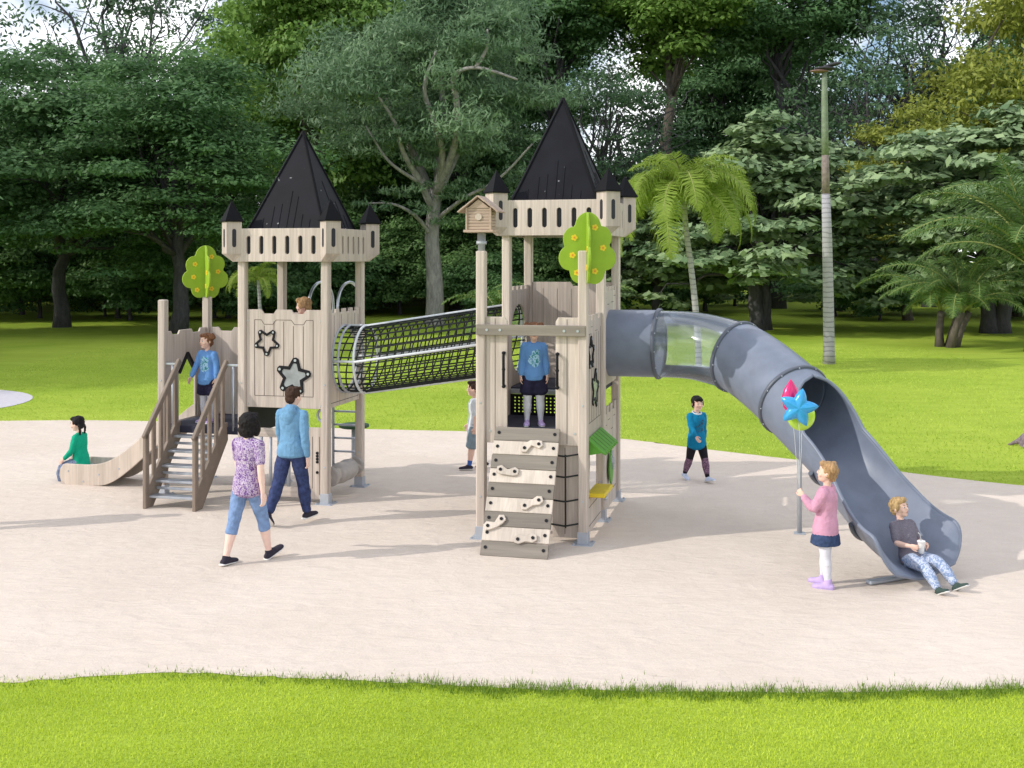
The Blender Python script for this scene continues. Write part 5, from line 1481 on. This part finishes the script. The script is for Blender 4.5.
for i, (px, d, sc) in enumerate([(-60, 66, 1.0), (20, 72, 1.1), (105, 64, .9), (150, 80, 1.2), (225, 78, 1.1), (262, 60, .9), (350, 66, 1.15), (395, 84, 1.2), (500, 62, 1.0), (545, 70, 1.2), (610, 64, 1.1), (690, 66, 1.0), (735, 78, 1.2), (835, 64, .9), (880, 60, .75), (1010, 62, 1.0), (1070, 58, 1.1), (470, 92, 1.5), (300, 96, 1.4), (820, 90, 1.4), (60, 98, 1.6), (200, 100, 1.6), (420, 104, 1.6), (560, 100, 1.6), (660, 102, 1.6), (900, 98, 1.6), (385, 98, 2.2), (10, 96, 2.2), (330, 104, 2.2), (-50, 100, 2.2), (500, 104, 2.2), (130, 60, 1.15), (40, 62, 1.2), (215, 62, 1.2), (300, 64, 1.25), (90, 76, 1.9), (-10, 76, 1.9), (250, 84, 2.0), (340, 80, 1.8), (520, 84, 1.8)]):
    K_BUSH.plant('shrub', 'dark green shrub under the trees at the back of the lawn', *at(px, d), sc, i * 2.1, group='dark shrubs under the trees', cat='shrub')
for i, (px, d, sc) in enumerate([(-30, 60, 1.0), (22, 66, 1.1), (118, 62, 1.0), (140, 72, 1.2), (228, 62, 1.0), (262, 70, 1.15), (330, 68, 1.05), (372, 74, 1.2), (400, 66, .85), (478, 66, 1.0), (520, 72, 1.2), (560, 64, .95), (615, 72, 1.1), (90, 84, 1.5), (190, 84, 1.5), (300, 88, 1.6), (450, 88, 1.5), (705, 70, 1.0), (840, 70, 1.0), (905, 66, .9), (1060, 62, 1.0)]):
    K_MID.plant('understorey_tree', 'low mid-green tree filling the gap under the tall crowns', *at(px, d), sc, i * 1.7, group='low trees under the tall crowns')
# two trees just outside the picture whose shade lies over the lawn on the left
K_DARK2.plant('broadleaf_tree', 'dark tree standing left of the view, shading the left lawn', -29, 34, .95, 1.9)
K_DARK2.plant('broadleaf_tree', 'dark tree left of the view, nearest to the sand', -27, 28, .82, .4)
K_DARK.plant('broadleaf_tree', 'dense tree left of the view, farthest from the sand', -34, 31, .9, 1.1)
K_DARK2.plant('broadleaf_tree', 'dark tree left of the view, behind the nearest one', -23, 36, .8, 5.4)
K_DARK.plant('broadleaf_tree', 'dense tree left of the view, shading the lawn beyond the sand', -30, 45, .95, 2.9)

# ------------------------------------------------------------------ palms
def frond_mesh(L, arch, width, mat, seed, nseg=16, leaflets=46, droop=.6, lw=.05):
    """feather frond growing along +X from the origin: stalk and leaflets in one mesh"""
    rr = random.Random(seed); vs = []; fs = []; tn = []
    def rach(q):
        a = arch[0] + (arch[1] - arch[0]) * q
        return a
    pts = [V((0, 0, 0))]
    for i in range(nseg):
        a = rach((i + .5) / nseg); pts.append(pts[-1] + V((math.cos(a), 0, math.sin(a))) * L / nseg)
    mb = MB(); mb.tube(pts, [.035 * L / 3 * (1 - .85 * i / nseg) for i in range(nseg + 1)], 5)
    for k in range(leaflets):
        q = .10 + .9 * (k + rr.random() * .6) / leaflets; i = min(int(q * nseg), nseg - 1); f = q * nseg - i
        p = pts[i].lerp(pts[i + 1], f); t = (pts[i + 1] - pts[i]).normalized()
        for sd in (-1, 1):
            ll = width * (math.sin(math.pi * min(1, .12 + q * .88)) ** .6) * rr.uniform(.8, 1.1)
            d = (V((0, sd, 0)) * .85 + t * rr.uniform(.35, .75) + V((0, 0, rr.uniform(-.1, .35)))).normalized()
            prev = p; w = t * lw * L / 3 * .5; a = p - w; b = p + w; base = len(mb.v)
            m1 = p + d * ll * .5; m2 = m1 + (d + V((0, 0, -droop * rr.uniform(.6, 1.2)))).normalized() * ll * .5
            mb.add([a, b, m1 + w * .9, m1 - w * .9, m2], [[0, 1, 2, 3], [3, 2, 4]], 1)
    me = mb.mesh('frond', mat)
    at_ = me.attributes.new('tint', 'FLOAT', 'POINT'); r2 = np.random.default_rng(seed); at_.data.foreach_set('value', r2.random(len(me.vertices)).astype(np.float32))
    return me
P_YG = leaf_shader('yellow_green_palm_leaflets', (.17, .28, .03), (.38, .49, .09), .45)
P_DK = leaf_shader('dark_palm_leaflets', (.04, .105, .03), (.21, .33, .09), .35)
STALK = plain('palm_stalk', (.25, .28, .08), .6)
def ringed_bark(name, a, b, freq):
    m, nt, bs = new_mat(name)
    tc = nt.nodes.new('ShaderNodeTexCoord'); sp = nt.nodes.new('ShaderNodeSeparateXYZ'); nt.links.new(tc.outputs['Object'], sp.inputs[0])
    n = N(nt, 'ShaderNodeTexNoise', Scale=3, Detail=4); nt.links.new(tc.outputs['Object'], n.inputs['Vector'])
    ad = N(nt, 'ShaderNodeMath', operation='MULTIPLY_ADD'); ad.inputs[1].default_value = freq; nt.links.new(sp.outputs['Z'], ad.inputs[0])
    nt.links.new(n.outputs[0], ad.inputs[2]); fr = N(nt, 'ShaderNodeMath', operation='FRACT'); nt.links.new(ad.outputs[0], fr.inputs[0])
    r = ramp(nt, fr.outputs[0], [(0, a), (.25, b), (.9, b), (1, a)]); nt.links.new(r.outputs[0], bs.inputs['Base Color'])
    bs.inputs['Roughness'].default_value = .85; bump(nt, bs, fr.outputs[0], .4, .03)
    return m
RING = ringed_bark('ringed_palm_bark', (.16, .155, .17), (.38, .37, .40), 6.5)
FY = [frond_mesh(2.9, (R(68), R(-105)), .75, [STALK, P_YG], 1, leaflets=90, droop=1.8, lw=.032), frond_mesh(2.8, (R(40), R(-100)), .72, [STALK, P_YG], 2, leaflets=90, droop=1.7, lw=.032), frond_mesh(2.2, (R(84), R(-40)), .6, [STALK, P_YG], 3, leaflets=56, droop=1.2, lw=.04)]
FD = [frond_mesh(6.2, (R(80), R(-34)), 1.15, [STALK, P_DK], 4, leaflets=100, droop=.8, lw=.024), frond_mesh(5.6, (R(58), R(-48)), 1.15, [STALK, P_DK], 5, leaflets=100, droop=.9, lw=.024), frond_mesh(4.4, (R(88), R(30)), .9, [STALK, P_DK], 15, leaflets=90, droop=.7, lw=.026)]
FM = [frond_mesh(2.6, (R(70), R(-45)), .5, [STALK, P_DK], 6, droop=.7), frond_mesh(2.3, (R(40), R(-60)), .5, [STALK, P_DK], 7, droop=.7)]
def palm(name, label, x, y, trunk_pts, rad, fronds, nf, tmat=RING, sc=1, seed=1, tilt=.25, group=None, trunks=1, cat='palm'):
    rr = random.Random(seed)
    r = bpy.data.objects.new(name, None); COL.objects.link(r); r.location = (x, y, 0); tag(r, label, cat, group)
    for k in range(trunks):
        an = k * 2.4; sp = V((math.cos(an), math.sin(an), 0)) * (.45 if trunks > 1 else 0)
        tp = [V(p) + sp * (.6 + .8 * i / len(trunk_pts)) for i, p in enumerate(trunk_pts)]
        mb = MB(); mb.tube(tp, [rad * (1.3 if i == 0 else 1 - .25 * i / len(tp)) for i in range(len(tp))], 12)
        o = bpy.data.objects.new('trunk', mb.mesh('trunk', [tmat])); COL.objects.link(o); o.parent = r
        top_ = tp[-1]
        for i in range(nf):
            f = bpy.data.objects.new('frond', fronds[i % len(fronds)]); COL.objects.link(f); f.parent = r
            f.location = top_; f.rotation_euler = (rr.uniform(-.3, .3), rr.uniform(-tilt, tilt), 2.399 * i + rr.uniform(-.2, .2) + k); q = sc * rr.uniform(.85, 1.12); f.scale = (q, q, q)
    return r
x, y = at(699, 33)
palm('feather_palm', 'palm with drooping yellow-green fronds behind the clear slide section', x, y, spline([(0, 0, -.05), (-.05, 0, 1.2), (-.18, 0, 2.6), (-.36, 0, 4.0), (-.44, 0, 4.95)], 4), .10, FY, 42, seed=3, sc=1.1)
x, y = at(1030, 40)
palm('bushy_palm', 'big dark palm cut by the right edge, its long fronds sweeping in', x, y, [(0, 0, -.05), (.1, 0, 1.2), (.2, 0, 2.7)], .17, FD, 24, BARKB, seed=9, tilt=.2, sc=1.0)
x, y = at(947, 42)
palm('bushy_palm', 'bushy dark palm with several short trunks, left of the edge palm', x, y, [(0, 0, -.05), (.1, 0, .6), (.3, 0, 1.3)], .15, FD, 9, BARKB, seed=5, trunks=4, tilt=.2, sc=.60)
x, y = at(262, 46)
palm('feather_palm', 'slender pale-trunked palm with yellow-green fronds seen through the left tower', x, y, [(0, 0, -.05), (-.08, 0, 1.2), (-.15, 0, 2.4)], .08, FY, 14, seed=8, sc=.6)
for k, (px, d, h) in enumerate(((498, 44, .9), (545, 43, 1.2), (582, 46, 1.0))):
    x, y = at(px, d)
    palm('low_palm', 'low green palm seen between the posts of the right tower', x, y, [(0, 0, -.05), (0, 0, h * .5), (0, 0, h)], .14, FM, 16, BARKB, seed=20 + k, group='low palms behind the right tower')
# the tall ringed trunk
x, y = at(829, 35.3)
rp = bpy.data.objects.new('royal_palm', None); COL.objects.link(rp); rp.location = (x, y, 0)
tag(rp, 'tall slender ringed grey trunk with a green upper shaft and a dark flat top', 'palm')
def child(name, mb, mats, par):
    o = bpy.data.objects.new(name, mb.mesh(name, mats)); COL.objects.link(o); o.parent = par; return o
mb = MB(); mb.tube([(0, 0, -.05), (0, 0, .4), (-.02, 0, 2), (-.06, 0, 4), (-.1, 0, 5.3)], [.20, .175, .165, .15, .13], 14); child('trunk', mb, [RING], rp)
mb = MB(); mb.tube([(-.1, 0, 5.3), (-.11, 0, 6.0), (-.12, 0, 6.5)], [.125, .12, .11], 14); child('brown_shaft', mb, [plain('brown_palm_shaft', (.22, .18, .16), .8, noise=.3)], rp)
mb = MB(); mb.tube([(-.12, 0, 6.5), (-.13, 0, 7.3), (-.14, 0, 8.3), (-.14, 0, 9.15)], [.11, .105, .095, .075], 14); child('crownshaft', mb, [plain('green_crownshaft', (.17, .22, .14), .6, noise=.2)], rp)
mb = MB(); mb.ell((-.12, 0, 9.2), (.34, .24, .06), 0); mb.ell((.1, .05, 9.32), (.35, .2, .06), 0, Matrix.Rotation(R(-14), 3, 'Y')); mb.ell((-.3, 0, 9.12), (.3, .2, .05), 1); child('dark_cap', mb, [plain('dark_cap', (.03, .03, .035), .7), plain('rusty_cap', (.2, .12, .10), .7)], rp)

# driftwood stump at the right edge of the lawn
x, y = at(1023, 19.9)
dr = Thing('tree_stump', 'weathered pinkish-grey stump cut by the right edge of the lawn', 'stump', (x + .14, y, 0), 0)
mb = MB(); rr = random.Random(4)
pts = [(0, 0, -.02), (.0, 0, .18), (.05, .02, .38), (.02, 0, .56)]
mb.tube(pts, [.22, .12, .10, .07], 12)
for a in range(6):
    q = V((math.cos(a * 1.05 + 2.9), math.sin(a * 1.05 + 2.9), 0)); mb.tube([q * .05 + V((0, 0, .22)), q * .2 + V((0, 0, .08)), q * .38 + V((0, 0, .0))], [.06, .05, .02], 8)
mb.ell((-.02, -.02, .5), (.09, .09, .12), 0)
stm = modified(mb, [('REMESH', dict(mode='VOXEL', voxel_size=.018)), ('SMOOTH', dict(iterations=3))], 'stump_body', [bark('pinkish_driftwood', (.08, .06, .07), (.36, .28, .31), (5, 5, 3))])
dr.part('stump_body', stm, None) if False else None
o = bpy.data.objects.new('stump_body', stm); COL.objects.link(o); o.parent = dr.root

# ------------------------------------------------------------------ light, sky, camera
EL = 32; SUN = V((-.957, -.29, math.tan(R(EL)) * 1.0)).normalized()
az = math.atan2(SUN.x, SUN.y)
w = bpy.data.worlds.new('World'); scene.world = w; w.use_nodes = True
nt = w.node_tree; bg = nt.nodes['Background']
sky = nt.nodes.new('ShaderNodeTexSky'); sky.sky_type = 'NISHITA'; sky.sun_disc = False
sky.sun_elevation = R(EL); sky.sun_rotation = az; sky.air_density = 1.0; sky.dust_density = .8; sky.ozone_density = 1.5
tc = nt.nodes.new('ShaderNodeTexCoord'); cn = N(nt, 'ShaderNodeTexNoise', Scale=5.5, Detail=7, Roughness=.6); nt.links.new(tc.outputs['Generated'], cn.inputs['Vector'])
cr = ramp(nt, cn.outputs[0], [(.41, (0, 0, 0)), (.56, (1, 1, 1))])
mx = N(nt, 'ShaderNodeMix', data_type='RGBA'); nt.links.new(cr.outputs[0], mx.inputs['Factor']); nt.links.new(sky.outputs[0], mx.inputs['A']); mx.inputs['B'].default_value = (12.9, 12.9, 13.3, 1)
nt.links.new(mx.outputs['Result'], bg.inputs[0]); bg.inputs[1].default_value = .145
sl_ = bpy.data.lights.new('sun', 'SUN'); sl_.energy = 2.9; sl_.angle = R(.53); sl_.color = (1, .94, .855)
so = bpy.data.objects.new('sun', sl_); COL.objects.link(so); so.rotation_euler = SUN.to_track_quat('Z', 'Y').to_euler(); so.location = SUN * 60
cam = bpy.data.cameras.new('camera'); cam.sensor_width = 36; cam.lens = 1133 / 1024 * 36; cam.shift_y = -126 / 1024; cam.clip_end = 2000
co_ = bpy.data.objects.new('camera', cam); COL.objects.link(co_); co_.location = (0, 0, 3.3); co_.rotation_euler = (R(90), 0, 0); scene.camera = co_
vs_ = scene.view_settings; vs_.view_transform = 'Standard'; vs_.look = 'None'; vs_.exposure = -.06; vs_.gamma = 1; vs_.use_curve_mapping = False
scene.cycles.max_bounces = 8; scene.cycles.diffuse_bounces = 3; scene.cycles.glossy_bounces = 3; scene.cycles.transmission_bounces = 4; scene.cycles.transparent_max_bounces = 8
scene.cycles.use_denoising = True
